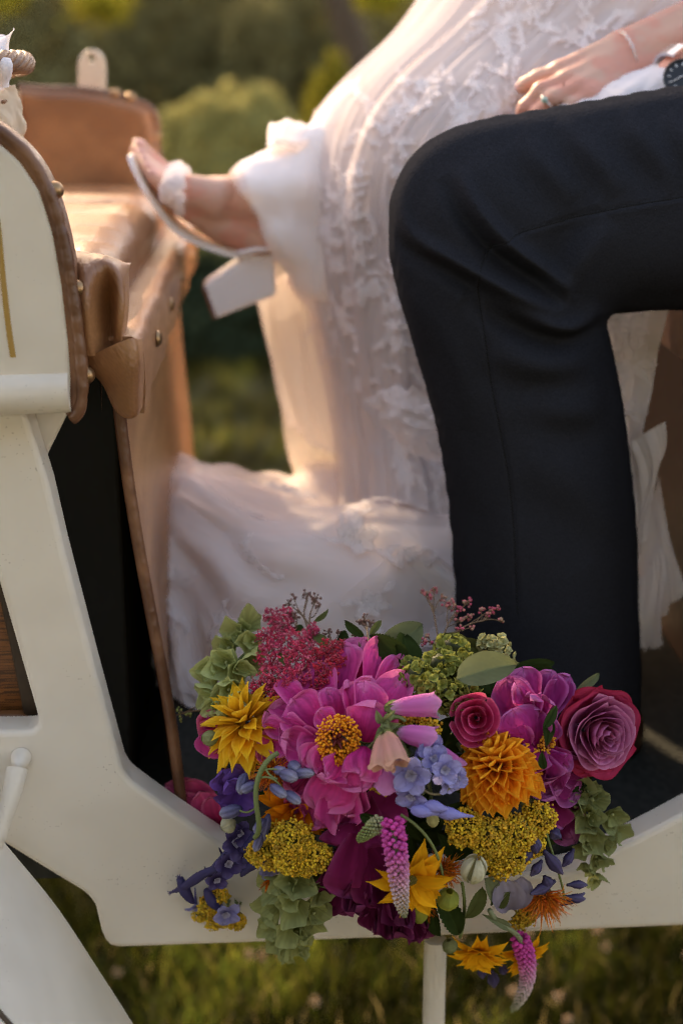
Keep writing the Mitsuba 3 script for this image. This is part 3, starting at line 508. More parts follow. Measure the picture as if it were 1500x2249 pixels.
# --- bride's skin: bare foot and leg, hand and forearm (one body)
def B(a, b, ra, rb): return (P(*a), P(*b), ra, rb)
foot = [B((582, 528, .60), (560, 446, .60), .026, .028), B((580, 526, .60), (480, 486, .60), .027, .022), B((560, 440, .60), (470, 436, .60), .029, .026), B((470, 436, .585), (390, 410, .578), .024, .0165), B((480, 450, .615), (378, 396, .622), .022, .015),
        B((480, 490, .60), (385, 440, .585), .018, .014), B((480, 490, .60), (388, 444, .622), .017, .013), B((555, 440, .60), (700, 370, .62), .030, .044), B((700, 370, .62), (960, 230, .64), .042, .050)]
toes = [((308, 333), .628, .0122), ((312, 348), .608, .0092), ((319, 362), .594, .0088), ((327, 376), .580, .0083), ((338, 391), .567, .0080)]
foot += [B((386, 402 + 10 * i, y), (350 + 2 * i, 372 + 9 * i, y), .0125 if i == 0 else .0098, r * .95) for i, ((x, yy), y, r) in enumerate(toes)]
foot += [B((350 + 2 * i, 372 + 9 * i, y), (x, yy, y), r * .95, r) for i, ((x, yy), y, r) in enumerate(toes)]
foot_m = bones(foot, 0.003, 0.0055)
W = (1378, 127, 0.433)
fing = [[(1232, 156, 0.418), (1184, 172, 0.425), (1158, 184, 0.430), (1146, 191, 0.434)], [(1250, 176, 0.402), (1190, 200, 0.398), (1156, 236, 0.402), (1142, 262, 0.414)],
        [(1272, 194, 0.390), (1216, 216, 0.384), (1184, 248, 0.388), (1170, 274, 0.398)], [(1297, 210, 0.382), (1262, 231, 0.376), (1232, 258, 0.380), (1218, 280, 0.390)]]
fr = [(.0104, .0090, .0080, .0068), (.0108, .0095, .0083, .0072), (.0102, .0090, .0079, .0068), (.0092, .0079, .0070, .006)]
hand = []
for f, r in zip(fing, fr):
    hand += [B(f[i], f[i + 1], r[i] * (1.04 if i == 0 else 1), r[i + 1]) for i in range(3)]
for f, w, r in zip(fing, [(1362, 104, 0.438), (1370, 120, 0.430), (1378, 135, 0.424), (1388, 150, 0.424)], (.0165, .017, .017, .016)): hand.append(B(w, f[0], r, .0112))
hand += [B((1345, 120, 0.456), (1285, 140, 0.464), .014, .011), B((1285, 140, 0.464), (1240, 165, 0.466), .0105, .0085), B((1240, 165, 0.466), (1212, 186, 0.462), .0085, .0068)]
hand += [B((1362, 104, 0.438), (1520, 40, 0.458), .0165, .021), B((1388, 150, 0.424), (1530, 112, 0.443), .016, .022), B((1375, 125, 0.433), (1540, 76, 0.448), .02, .026), B((1540, 76, 0.448), (1800, -20, 0.498), .031, .042)]
hand_m = bones(hand, 0.0026, 0.0055)
hips = bones([B((700, 370, .62), (960, 230, .64), .042, .050), B((960, 230, .64), (1500, 120, .68), .052, .075), B((1010, 240, .56), (1500, 150, .57), .045, .065), B((1500, 120, .68), (1500, 150, .57), .07, .07), B((1010, 240, .56), (930, 900, .55), .055, .04), B((930, 900, .55), (900, 1200, .54), .04, .03)], 0.012, 0.03)
put(bride, 'body', cat([foot_m, hand_m, hips]), 'skin', smooth=True)
for (x, yy), y, r in toes:
    c = P(x, yy, y); n = unit([0.25, -0.25, 0.93]); put(bride, 'toenail', dome(c + n * (r - 0.0022) + unit([-0.75, 0, 0.5]) * 0.004, n, r * 0.62, 0.003, 12), 'nail', smooth=True)
ft = P(*fing[0][3]); put(bride, 'fingernail', dome(ft + unit([-0.35, -0.85, 0.3]) * 0.0045 + [-0.002, 0, 0], unit([-0.3, -0.8, 0.5]), 0.0044, 0.0022, 12), 'nail', smooth=True)
# --- sandal
sole_px = [(287, 338), (303, 372), (326, 412), (356, 456), (384, 492), (420, 518), (470, 540), (530, 556), (585, 560), (612, 556)]
sp = resample(PL([(x, y, .60) for x, y in sole_px]), 60); hw = np.interp(np.linspace(0, 1, 60), [0, .06, .2, .35, .6, .85, 1], [.020, .032, .043, .040, .029, .031, .024])
G = np.stack([sp + [0, 1, 0] * (hw[:, None] * s) for s in np.linspace(-1, 1, 9)], 1)
tg = np.gradient(sp, axis=0); nn = np.cross(tg, [0, 1, 0]); nn /= np.linalg.norm(nn, axis=1, keepdims=True)
if nn[10][0] < 0: nn = -nn
sandal = put(bride, 'sandal', shell(G, 0.0052), 'white_leather', smooth=50, label='white block heeled sandal with lace toe strap')
put(sandal, 'insole', shell(G[1:-1] + (nn[1:-1] * 0.0031)[:, None], 0.001), 'linen', smooth=50)
hb = PL([(545, 566, .60), (604, 574, .60), (606, 640, .60), (596, 652, .60), (472, 690, .60), (452, 624, .60)])[:, [0, 2]]
put(sandal, 'heel', slab([P(446, 622, .6)[[0, 2]], P(538, 559, .6)[[0, 2]], P(602, 558, .6)[[0, 2]], P(606, 640, .6)[[0, 2]], P(471, 692, .6)[[0, 2]]], 0.572, 0.632, r=0.004, corner=0.003), 'white_leather', smooth=50)
put(sandal, 'heel_tip', slab([P(445, 622, .6)[[0, 2]], P(453, 619, .6)[[0, 2]], P(478, 690, .6)[[0, 2]], P(470, 693, .6)[[0, 2]]], 0.570, 0.634, r=0.001, corner=0.0005), 'sole_brown')
a = np.linspace(-0.25 * math.pi, 1.25 * math.pi, 30)
st = P(585, 520, .60); put(sandal, 'ankle_strap', tube([P(520, 556, .565), P(560, 548, .562), P(610, 546, .564), P(630, 548, .60), P(610, 546, .636), P(520, 556, .637)], 0.0028, 8), 'white_leather', smooth=True)
# lace toe strap: scalloped band over the instep
rows = []
for k, f in enumerate(np.linspace(0, 1, 9)):
    cx, cy = 408 - 46 * f, 408 - 14 * f
    c0 = P(cx - 10, cy + 10, .60); e = unit(P(cx + 22, cy - 40, .60) - c0); ang = np.linspace(-1.9, 1.9, 44)
    rr = (.041 - 0.010 * f) * (1 + 0.05 * np.sin(ang * 9 + k * 2)) ; lift = 0.0035 * np.sin(ang * 11 + k * 2.1)
    rows.append(c0 + e * ((rr + lift) * np.cos(ang) * 0.93)[:, None] + np.array([0, 1, 0]) * ((rr + lift) * np.sin(ang) * 1.08)[:, None] - e * 0.006)
SP = [[(364, 452, .585), (362, 434, .556), (356, 405, .549), (368, 378, .563), (384, 362, .60), (392, 362, .635)], [(380, 466, .585), (376, 436, .551), (374, 408, .544), (384, 382, .558), (396, 367, .60), (402, 368, .635)], [(398, 478, .585), (396, 446, .549), (394, 412, .541), (400, 386, .555), (408, 372, .60), (412, 374, .635)]]
rows = spline_grid([PL(r) for r in SP], 9, 44); rows = rows + gnormals(rows) * (0.0010 * np.sin(np.arange(44) * 1.3)[None] * np.cos(np.arange(9) * 2.2)[:, None])[..., None]
rows[0] += 0.0022 * np.sin(np.arange(44) * 1.1)[:, None] * np.array([-1, 0, 0]); rows[-1] += 0.0022 * np.sin(np.arange(44) * 1.1)[:, None] * np.array([1, 0, 0])
put(sandal, 'lace_strap', shell(np.array(rows), 0.0014), 'lace_thread', smooth=True)
lc = []
r_ = np.random.default_rng(3)
Rw = np.array(rows)
for _ in range(60):
    i, j = r_.integers(0, 9), r_.integers(5, 39); c = Rw[i, j]; n = unit(c - P(400, 425, .60))
    for q in range(5):
        t1 = unit(np.cross(n, [0.3, 0.5, 0.7])); t2 = np.cross(n, t1); aa = q * 1.2566 + i; lc.append(dome(c + n * 0.002 + (t1 * math.cos(aa) + t2 * math.sin(aa)) * 0.004, n, 0.0026, 0.0009, 7))
put(sandal, 'lace_flowers', cat(lc), 'lace_thread', smooth=True, kind='stuff')
# --- jewellery
br = []; c0 = P(1376, 126, .430); ax = unit(P(1520, 76, .448) - P(1300, 152, .428)); u = unit(np.cross(ax, [0, 1, 0])); u = u if u[2] > 0 else -u; w = np.cross(ax, u)
brace = thing('bracelet', 'silver chain bracelet on the wrist of the bride', 'bracelet')
for k in range(34):
    th = k / 34 * 2 * math.pi; c = c0 + u * (.0265 * math.cos(th)) + w * (.0235 * math.sin(th)); tt = -u * math.sin(th) + w * math.cos(th); o = u * math.cos(th) + w * math.sin(th)
    s = o if k % 2 else ax; al = np.linspace(0, 2 * math.pi, 13)[:-1]
    pth = np.array([c + tt * 0.0030 * math.cos(x) + s * 0.0012 * math.sin(x) for x in np.r_[al, al[:1]]])
    put(brace, 'link', tube(pth, 0.00048, 6, cap=False), 'silver', smooth=True)
ringk = thing('ring', 'ring with a pale green stone on the finger of the bride', 'ring')
rc = P(1204, 223, .3835); ra = unit(P(1184, 248, .388) - P(1216, 216, .384)); u = unit(np.cross(ra, [0, 1, 0])); w = np.cross(ra, u)
al = np.linspace(0, 2 * math.pi, 30)
put(ringk, 'band', tube([rc + .0094 * (u * math.cos(x) + w * math.sin(x)) for x in al], 0.0011, 8, cap=False), 'silver', smooth=True)
o = unit([0.0, -0.8, 0.6]); o = unit(o - ra * np.dot(o, ra)); g = trimesh.creation.icosphere(1); g.vertices = g.vertices * 0.0034 + rc + o * 0.0112; put(ringk, 'stone', g, 'gem', smooth=False)
# --- the dress
def folds(G, n, amp, seed, v0=0.0, drift=0.6):
    "cloth folds that run along the first axis of the grid and deepen with it"
    a, b = G.shape[:2]; v, u = np.meshgrid(np.linspace(0, 1, a), np.linspace(0, 1, b), indexing='ij')
    q = np.stack([u * n + drift * np.sin(v * 2.3 + seed), v * 1.3 + seed, 0 * u], -1); w = meshkit.noise(q, seed); w2 = meshkit.noise(q * [2.3, 1.6, 1] + 9, seed + 1)
    f = (np.abs(w - 0.5) * 2 - 0.4) * 1.0 + (w2 - 0.5) * 0.5
    return G + gnormals(G) * (f * amp * (v0 + (1 - v0) * v))[..., None]
D1 = [[(1200, -260, .92), (1085, -240, .76), (1150, -240, .62), (1300, -240, .53), (1500, -240, .52), (1760, -260, .52)],
      [(1050, 0, .94), (938, 8, .77), (1010, 10, .61), (1180, 0, .53), (1400, -10, .51), (1720, -30, .51)],
      [(950, 120, .92), (828, 132, .75), (900, 140, .59), (1060, 130, .51), (1280, 120, .485), (1640, 110, .49)],
      [(850, 250, .88), (706, 258, .71), (790, 262, .56), (930, 262, .47), (1150, 262, .45), (1520, 262, .45)],
      [(820, 400, .82), (684, 402, .67), (750, 420, .53), (870, 420, .46), (1050, 420, .43), (1320, 420, .43)],
      [(820, 600, .80), (694, 600, .65), (758, 600, .53), (880, 600, .46), (1050, 600, .43), (1310, 600, .43)],
      [(850, 800, .77), (736, 800, .63), (790, 800, .53), (890, 800, .46), (1050, 800, .43), (1310, 800, .43)],
      [(880, 950, .75), (770, 950, .61), (822, 950, .52), (900, 950, .46), (1050, 950, .43), (1310, 950, .43)],
      [(880, 1090, .74), (782, 1085, .57), (842, 1105, .46), (925, 1110, .395), (1060, 1110, .375), (1300, 1100, .40)],
      [(850, 1230, .70), (735, 1215, .48), (800, 1260, .385), (900, 1300, .335), (1060, 1300, .325), (1270, 1300, .36)],
      [(800, 1330, .60), (640, 1320, .40), (720, 1390, .33), (860, 1440, .285), (1040, 1440, .275), (1260, 1420, .33)]]
G1 = folds(spline_grid([PL(r) for r in D1], 170, 220), 19, 0.030, 4, 0.05)
G1 += gnormals(G1) * ((meshkit.fbm(G1 * [7, 7, 4], 2) - 0.5) * 0.020)[..., None]
dress = put(bride, 'dress', gmesh(G1), 'dress_satin', smooth=True, label='white lace and tulle wedding dress with a long skirt')
sg = np.sign(gnormals(G1)[80, 120, 1]) * -1
G1o = folds(G1 + gnormals(G1) * (sg * 0.013), 46, 0.0095, 8, 0.35, 0.9)
put(dress, 'overlay', gmesh(G1o), 'skirt_tulle', smooth=True, label='sheer tulle layer of the skirt with lace motifs')
D4 = [[(344, 1504, .35), (395, 1540, .33), (455, 1566, .31), (600, 1600, .28), (800, 1615, .26), (1010, 1620, .25)],
      [(347, 1390, .37), (400, 1400, .35), (470, 1415, .33), (600, 1420, .31), (800, 1400, .30), (1010, 1380, .29)],
      [(354, 1255, .43), (440, 1250, .39), (600, 1230, .36), (800, 1210, .35), (1010, 1190, .34)][:5] + [(1080, 1180, .34)],
      [(368, 1145, .55), (450, 1110, .50), (590, 1120, .47), (740, 1150, .46), (930, 1190, .44), (1060, 1190, .43)],
      [(382, 1082, .68), (438, 1045, .66), (565, 1066, .61), (665, 1050, .60), (790, 1090, .60), (1010, 1120, .58)],
      [(400, 1140, .84), (450, 1110, .84), (580, 1120, .80), (680, 1100, .76), (820, 1120, .74), (1010, 1120, .72)]]
D4[2] = [(354, 1255, .43), (440, 1250, .39), (600, 1230, .36), (800, 1210, .35), (930, 1195, .34), (1050, 1185, .34)]
G4 = spline_grid([PL(r) for r in D4], 140, 200)
uu = np.linspace(0, 1, 200)[None]; vv = np.linspace(0, 1, 140)[:, None]
qq = np.stack([vv * 7.5 + uu * 4.2 + .5 * np.sin(uu * 5), uu * 2.2 - vv * 1.2, 0 * uu * vv], -1)
G4 += gnormals(G4) * (((np.abs(meshkit.noise(qq, 5) - 0.5) * 2 - 0.4) * 0.040 + (meshkit.noise(qq * [3.0, 2.0, 1], 6) - 0.5) * 0.016 + (meshkit.fbm(G4 * 18, 2) - 0.5) * 0.006) * np.clip(vv * 6, 0.25, 1) * np.clip((1 - vv) * 6, 0.3, 1))[..., None]
G4[..., 2] = np.maximum(G4[..., 2], ZF + 0.003)
put(dress, 'train', gmesh(G4), 'train_tulle', smooth=True, label='train of the dress heaped on the carriage floor')
G4b = G4 + np.array([0.0, -0.004, 0.016]); G4b += gnormals(G4) * ((meshkit.noise(G4 * [10, 10, 12] + 4, 3) - 0.5) * 0.030)[..., None]; G4b[..., 2] = np.maximum(G4b[..., 2], ZF + 0.004)
put(dress, 'overlay', gmesh(G4b), 'tulle', smooth=True)
DB_ = [[(950, 60, .80), (1150, 120, .82), (1400, 130, .84), (1700, 130, .84)], [(900, 420, .78), (1100, 420, .80), (1300, 420, .80), (1500, 400, .80)], [(890, 800, .76), (1080, 800, .76), (1260, 800, .76), (1410, 800, .76)], [(900, 1080, .74), (1060, 1080, .72), (1240, 1080, .72), (1380, 1080, .72)]]
put(dress, 'back_drape', gmesh(folds(spline_grid([PL(r) for r in DB_], 70, 90), 14, 0.03, 27, 0.4)), 'dress_satin', smooth=True)
# tulle sleeve of the skirt over the shin
def hoop(t, b, Y, hw, n=40, tw=0.0):
    T0, B0 = P(*t, Y), P(*b, Y); c = (T0 + B0) / 2; a = np.linspace(0, 2 * math.pi, n, endpoint=False) + tw
    return c + (T0 - B0) / 2 * np.cos(a)[:, None] + np.array([0, 1, 0]) * (hw * np.sin(a))[:, None]
H = [hoop(*x) for x in (((516, 384), (560, 470), .60, .050), ((522, 366), (575, 500), .60, .058), ((560, 334), (610, 575), .61, .068), ((600, 318), (645, 640), .62, .078), ((650, 286), (690, 690), .63, .085), ((700, 240), (740, 760), .65, .095), ((790, 160), (800, 800), .67, .10))]
H = np.array(H); Hs = CubicSpline(np.linspace(0, 1, len(H)), H)(np.linspace(0, 1, 60))
Hn = gnormals(Hs); Hs = Hs + Hn * ((meshkit.fbm(Hs * [16, 20, 30], 3) - 0.5) * 0.044 * np.linspace(0.35, 1, 60)[:, None])[..., None]
put(dress, 'leg_drape', gmesh(Hs[8:], True), 'train_tulle', smooth=True); put(dress, 'overlay', gmesh(Hs[:14] * 1.0, True), 'tulle', smooth=True)
ro = [hoop(*x, n=24) for x in (((581, 306), (588, 330), .62, .03), ((598, 288), (606, 330), .62, .045), ((640, 272), (645, 335), .63, .055), ((690, 286), (690, 345), .64, .055), ((720, 290), (715, 350), .66, .05))]
Ro = CubicSpline(np.linspace(0, 1, 5), np.array(ro))(np.linspace(0, 1, 30)); Ro += gnormals(Ro) * ((meshkit.fbm(Ro * [40, 70, 70], 3) - 0.5) * 0.034)[..., None]
put(dress, 'hem_roll', gmesh(Ro, True), 'tulle_dense', smooth=True)
D3 = [[(560, 640, .69), (640, 600, .665), (720, 600, .66), (800, 600, .70)], [(596, 760, .69), (670, 750, .665), (735, 750, .67), (820, 750, .70)], [(626, 900, .69), (700, 900, .66), (765, 900, .67), (840, 900, .70)], [(655, 1040, .69), (730, 1040, .66), (800, 1040, .67), (860, 1040, .70)]]
put(dress, 'lining', gmesh(folds(spline_grid([PL(r) for r in D3], 60, 60), 5, 0.02, 15, 0.5)), 'dress_lining', smooth=True, label='sunlit beige lining hanging below the leg')
D3b = [[(550, 560, .64), (640, 560, .62), (740, 560, .60)], [(578, 720, .645), (670, 720, .62), (760, 720, .60)], [(608, 860, .65), (690, 860, .62), (780, 860, .60)], [(636, 935, .655), (720, 985, .62), (800, 1000, .60)]]
g = folds(spline_grid([PL(r) for r in D3b], 60, 60), 5, 0.016, 19, 0.5); put(dress, 'overlay', gmesh(g), 'tulle', smooth=True); put(dress, 'hem_cord', tube(g[:, 0], 0.0014, 6), 'lace_thread', smooth=True)
put(dress, 'hem_cord', tube(g[-1], 0.0014, 6), 'lace_thread', smooth=True)
# pleat bunched at the front of the skirt, beside the groom's shin
D8 = [[(800, 880, .44), (880, 850, .39), (930, 862, .36), (1000, 900, .36)], [(815, 910, .43), (870, 905, .37), (930, 915, .345), (1010, 930, .35)], [(835, 945, .43), (900, 955, .37), (950, 965, .345), (1010, 970, .35)], [(850, 965, .44), (905, 985, .40), (960, 1000, .385), (1020, 1005, .38)]]
g = spline_grid([PL(r) for r in D8], 40, 60); g += gnormals(g) * ((meshkit.fbm(g * [30, 30, 55], 3) - 0.5) * 0.045)[..., None]; put(dress, 'flounce', gmesh(g), 'tulle', smooth=True); put(dress, 'hem_cord', tube(g[-1], .0009, 6), 'lace_thread', smooth=True)
# lap of white tulle behind the groom's thigh
D9 = [[(1225, 225, .40), (1320, 180, .41), (1400, 150, .42), (1560, 90, .43)], [(1225, 235, .37), (1320, 205, .365), (1400, 175, .36), (1560, 120, .37)], [(1225, 285, .36), (1320, 260, .35), (1400, 240, .345), (1560, 210, .35)]]
g = folds(spline_grid([PL(r) for r in D9], 40, 70), 6, 0.008, 23, 0.5); put(dress, 'lap_tulle', gmesh(g), 'white_cotton', smooth=True)
# lace panel and tulle ends hanging between the groom's shin and the rear seat
D5 = [[(1290, 640, 0.265), (1380, 640, 0.270), (1474, 640, 0.275)], [(1320, 760, 0.265), (1390, 760, 0.275), (1447, 760, 0.270)], [(1350, 880, 0.265), (1385, 880, 0.275), (1420, 880, 0.265)], [(1360, 1000, 0.265), (1380, 1000, 0.270), (1396, 985, 0.265)]]
G5 = folds(spline_grid([PL(r) for r in D5], 60, 50), 2, 0.008, 31, 0.4); put(dress, 'lace_panel', gmesh(G5), 'tulle_dense', smooth=True, label='sheer lace panel under the thigh of the groom'); put(dress, 'hem_cord', tube(G5[:, -1], 0.0011, 6), 'lace_thread', smooth=True)
for net, sd in (([[(1370, 985, 0.255), (1410, 955, 0.245), (1460, 926, 0.235)], [(1380, 1060, 0.255), (1425, 1040, 0.240), (1456, 1000, 0.235)], [(1385, 1160, 0.255), (1410, 1130, 0.245), (1434, 1080, 0.240)], [(1392, 1290, 0.255), (1400, 1240, 0.245), (1418, 1180, 0.240)]], 41),
                ([[(1395, 1100, 0.285), (1430, 1090, 0.275), (1446, 1050, 0.265)], [(1395, 1200, 0.275), (1440, 1190, 0.265), (1462, 1150, 0.260)], [(1400, 1300, 0.265), (1450, 1290, 0.255), (1482, 1230, 0.255)], [(1402, 1350, 0.265), (1452, 1350, 0.255), (1505, 1300, 0.255)]], 42),
                ([[(1395, 1280, 0.260), (1430, 1240, 0.255), (1450, 1200, 0.250)], [(1398, 1330, 0.255), (1435, 1310, 0.250), (1460, 1270, 0.245)], [(1402, 1390, 0.255), (1430, 1385, 0.250), (1452, 1350, 0.245)], [(1408, 1420, 0.255), (1430, 1424, 0.250), (1452, 1420, 0.245)]], 43)):
    g = folds(spline_grid([PL(r) for r in net], 50, 40), 5, 0.010, sd, 0.4); put(dress, 'tulle_end', gmesh(g), 'tulle_dense', smooth=True); put(dress, 'hem_cord', tube(g[:, -1], 0.0009, 6), 'lace_thread', smooth=True)
# --- lace embroidery: petals, leaves and cords laid on the cloth
def motif(r, size, kind):
    "outlines (closed leaf and petal shapes) in the plane, metres"
    out = []
    def leaf(c, a, L, Wd, n=12):
        t = np.linspace(0, 1, n); w = np.sin(math.pi * t ** 0.8) * Wd / 2 * (1 + 0.12 * np.sin(t * 19)); e = np.array([math.cos(a), math.sin(a)]); f = np.array([-e[1], e[0]])
        return np.vstack([c + e * (t * L)[:, None] + f * w[:, None], (c + e * (t * L)[:, None] - f * w[:, None])[::-1][1:-1]])
    if kind == 'flower':
        for k in range(6): out.append(leaf(np.zeros(2), k * 1.047 + r.uniform(-.2, .2), size * r.uniform(.8, 1.25), size * r.uniform(.45, .7)))
        for k in range(3): out.append(leaf(np.array([math.cos(k * 2.1), math.sin(k * 2.1)]) * size * 1.0, k * 2.1 + r.uniform(-.4, .4), size * .8, size * .3))
    else:
        p, a = np.zeros(2), r.uniform(0, 6.28)
        for k in range(int(r.integers(6, 11))):
            q = p + size * .42 * np.array([math.cos(a), math.sin(a)]); 
            for s in (-1, 1): out.append(leaf(q, a + s * r.uniform(.5, 1.1), size * r.uniform(.4, .75), size * .24))
            p, a = q, a + r.uniform(-.35, .35)
    return out
def surface_of(G, keep=None):
    n = gnormals(G); f = G.reshape(-1, 3); m = n.reshape(-1, 3); ok = np.abs(m[:, 1]) > 0.25
    return LinearNDInterpolator(f[ok][::3][:, [0, 2]], f[ok][::3][:, 1])
def embroider(surf, spots, seed, lift=0.0022, depth=.45, cordr=0.00065):
    r = np.random.default_rng(seed); fill, cords = [], []
    for px, py, size, kind in spots:
        c = P(px, py, depth)[[0, 2]]
        for o in motif(r, size, kind):
            xz = o + c; y = surf(xz)
            if np.isnan(y).any(): continue
            y = y - lift - r.uniform(0, .0006); p3 = np.stack([xz[:, 0], y, xz[:, 1]], 1); cen = p3.mean(0); k = np.arange(len(p3))
            fill.append(trimesh.Trimesh(np.vstack([p3, cen]), np.stack([k, np.roll(k, -1), k * 0 + len(p3)], 1), process=False)); cords.append(tube(np.vstack([p3, p3[:1]]) - [0, cordr * .5, 0], cordr, 5, cap=False))
    return cat(fill), cat(cords)
r_ = np.random.default_rng(8)
sp1 = [(1130, 40, .020, 'flower'), (1080, 60, .018, 'sprig'), (1180, 30, .018, 'sprig'), (1240, 70, .014, 'sprig'), (1110, 175, .013, 'sprig'), (1050, 210, .018, 'sprig'), (1000, 240, .020, 'flower'), (1070, 235, .016, 'flower'), (930, 185, .014, 'sprig'), (900, 230, .018, 'flower'),
       (960, 215, .014, 'sprig'), (860, 270, .020, 'sprig'), (840, 330, .016, 'sprig'), (760, 400, .020, 'flower'), (740, 450, .020, 'sprig'), (720, 500, .018, 'flower'), (770, 520, .018, 'sprig'), (740, 590, .020, 'flower'), (780, 640, .016, 'sprig'), (745, 700, .018, 'flower'), (860, 700, .020, 'flower'),
       (860, 770, .014, 'sprig'), (880, 640, .018, 'sprig'), (830, 600, .014, 'sprig'), (900, 780, .012, 'sprig'), (760, 790, .016, 'sprig'), (800, 850, .016, 'sprig'), (900, 930, .022, 'flower'), (930, 1040, .024, 'flower'), (960, 1100, .018, 'sprig'), (880, 1010, .014, 'sprig'), (960, 1190, .02, 'flower'), (800, 340, .016, 'sprig'), (850, 460, .014, 'sprig'), (1290, 60, .018, 'flower'), (1340, 30, .015, 'sprig')]
sp1 = [(x + dx, y + dy, z * .60 * q, kk) for x, y, z, kk in sp1 for dx, dy, q in ((0, 0, 1.0), (r_.uniform(-55, 55), r_.uniform(-50, 50), .8), (r_.uniform(-50, 50), r_.uniform(-60, 60), .6), (r_.uniform(-70, 70), r_.uniform(-70, 70), .7))]
f, c = embroider(surface_of(G1o[:, 40:]), sp1, 5, depth=.49); put(dress, 'lace_petals', f, 'lace_fill', smooth=True, kind='stuff'); put(dress, 'lace_cords', c, 'lace_thread', smooth=True, kind='stuff')
f, c = embroider(surface_of(G5), [(1385, 735, .020, 'flower'), (1395, 800, .021, 'flower'), (1375, 850, .012, 'sprig'), (1385, 905, .011, 'flower'), (1405, 890, .009, 'sprig'), (1350, 700, .016, 'flower'), (1420, 690, .014, 'sprig'), (1378, 925, .008, 'sprig')], 6, depth=.265); put(dress, 'lace_petals', f, 'lace_fill', smooth=True, kind='stuff'); put(dress, 'lace_cords', c, 'lace_thread', smooth=True, kind='stuff')
def drop(G, spots, seed):
    "embroidery on the heap: nearest points of the heap's surface"
    v = G.reshape(-1, 3); n = gnormals(G).reshape(-1, 3); n = n * np.sign(n[:, 2:3] + 1e-9); t = cKDTree(v); r = np.random.default_rng(seed); fill, cords = [], []
    for px, py, Y, size, kind in spots:
        i = t.query(P(px, py, Y))[1]; c, nn = v[i], n[i]; a = unit(np.cross(nn, [0, 1, 0.2])); b = np.cross(nn, a)
        for o in motif(r, size, kind):
            j = t.query(c + o[:, :1] * a + o[:, 1:] * b, k=4)[1]; p3 = v[j].mean(1) + n[j].mean(1) * 0.0055; k = np.arange(len(p3))
            fill.append(trimesh.Trimesh(np.vstack([p3, p3.mean(0)]), np.stack([k, np.roll(k, -1), k * 0 + len(p3)], 1), process=False)); cords.append(tube(np.vstack([p3, p3[:1]]), 0.0007, 5, cap=False))
    return cat(fill), cat(cords)
f, c = drop(G4b, [(480, 1290, .37, .022, 'sprig'), (560, 1190, .40, .02, 'sprig'), (800, 1190, .36, .028, 'flower'), (860, 1250, .34, .022, 'sprig'), (740, 1250, .35, .02, 'sprig'), (700, 1080, .47, .02, 'sprig'), (640, 1320, .33, .018, 'sprig'), (420, 1400, .35, .018, 'sprig'), (880, 1150, .37, .02, 'flower'), (800, 1320, .32, .018, 'flower'), (520, 1380, .33, .02, 'flower')], 9)
put(dress, 'lace_petals', f, 'lace_fill', smooth=True, kind='stuff'); put(dress, 'lace_cords', c, 'lace_thread', smooth=True, kind='stuff')
# --- groom: trousers from an outline given round thickness
YL = 0.215
out_px = [(1900, 120), (1700, 150), (1500, 188), (1420, 200), (1330, 216), (1240, 232), (1150, 247), (1080, 258), (1010, 275), (960, 297), (920, 325), (885, 370), (862, 420), (853, 470), (853, 520), (859, 570), (869, 620), (884, 675), (904, 740), (922, 800), (940, 862), (957, 925), (972, 1000), (984, 1080), (993, 1170), (999, 1260), (1003, 1350), (1006, 1440),
          (1010, 1530), (1022, 1585), (1120, 1606), (1260, 1612), (1370, 1600), (1402, 1570), (1404, 1480), (1402, 1400), (1397, 1300), (1397, 1200), (1391, 1110), (1383, 1030), (1374, 950), (1363, 870), (1352, 812), (1343, 770), (1336, 735), (1328, 705), (1322, 686), (1380, 682), (1450, 680), (1500, 678), (1600, 676), (1900, 690)]
poly = PL([(x, y, YL) for x, y in out_px])[:, [0, 2]]
def inflate(poly, h, R, Yc, scale_y=1.0):
    lo, hi = poly.min(0) - 0.02, poly.max(0) + 0.02; nx, nz = np.ceil((hi - lo) / h).astype(int) + 1
    X, Z = np.meshgrid(lo[0] + h * np.arange(nx), lo[1] + h * np.arange(nz), indexing='ij')
    s = np.vstack([poly, poly[:1]]); d = np.full(X.shape, 1e9); ins = np.zeros(X.shape, bool)
    for a, b in zip(s[:-1], s[1:]):
        e = b - a; t = np.clip(((X - a[0]) * e[0] + (Z - a[1]) * e[1]) / max(e @ e, 1e-12), 0, 1); d = np.minimum(d, np.hypot(X - a[0] - t * e[0], Z - a[1] - t * e[1]))
        c = ((a[1] > Z) != (b[1] > Z)) & (X < (b[0] - a[0]) * (Z - a[1]) / np.where(b[1] == a[1], 1e-12, b[1] - a[1]) + a[0]); ins ^= c
    d = np.where(ins, d, -d); q = np.clip(d, 0, R); Tk = np.sqrt(np.maximum(2 * R * q - q * q, 0)) * scale_y
    from scipy.ndimage import gaussian_filter
    Tb = gaussian_filter(Tk, 4.0); k = np.clip(d / 0.02, 0, 1); Tk = Tk * (1 - k) + Tb * k
    ny = int(2 * (R * scale_y + 0.02) / h) + 1; ya = Yc - (ny - 1) / 2 * h + h * np.arange(ny)
    f = np.abs(ya[None, :, None] - Yc) - Tk[:, None, :]; f = np.where(d[:, None, :] > 0, f, np.sqrt(np.maximum(f, 0) ** 2 + d[:, None, :] ** 2) + 1e-6)
    return surface_nets(f * np.ones((nx, ny, nz)), [lo[0], ya[0], lo[1]], h)
def denser(poly, n=500):
    s = np.vstack([poly, poly[:1]]); d = np.r_[0, np.cumsum(np.linalg.norm(np.diff(s, axis=0), axis=1))]; t = np.linspace(0, d[-1], n, endpoint=False)
    return np.stack([np.interp(t, d, s[:, k]) for k in (0, 1)], 1)
sm = np.array(Polygon(poly).buffer(-0.006, 8).buffer(0.012, 8).buffer(-0.006, 8).exterior.coords)[:-1]
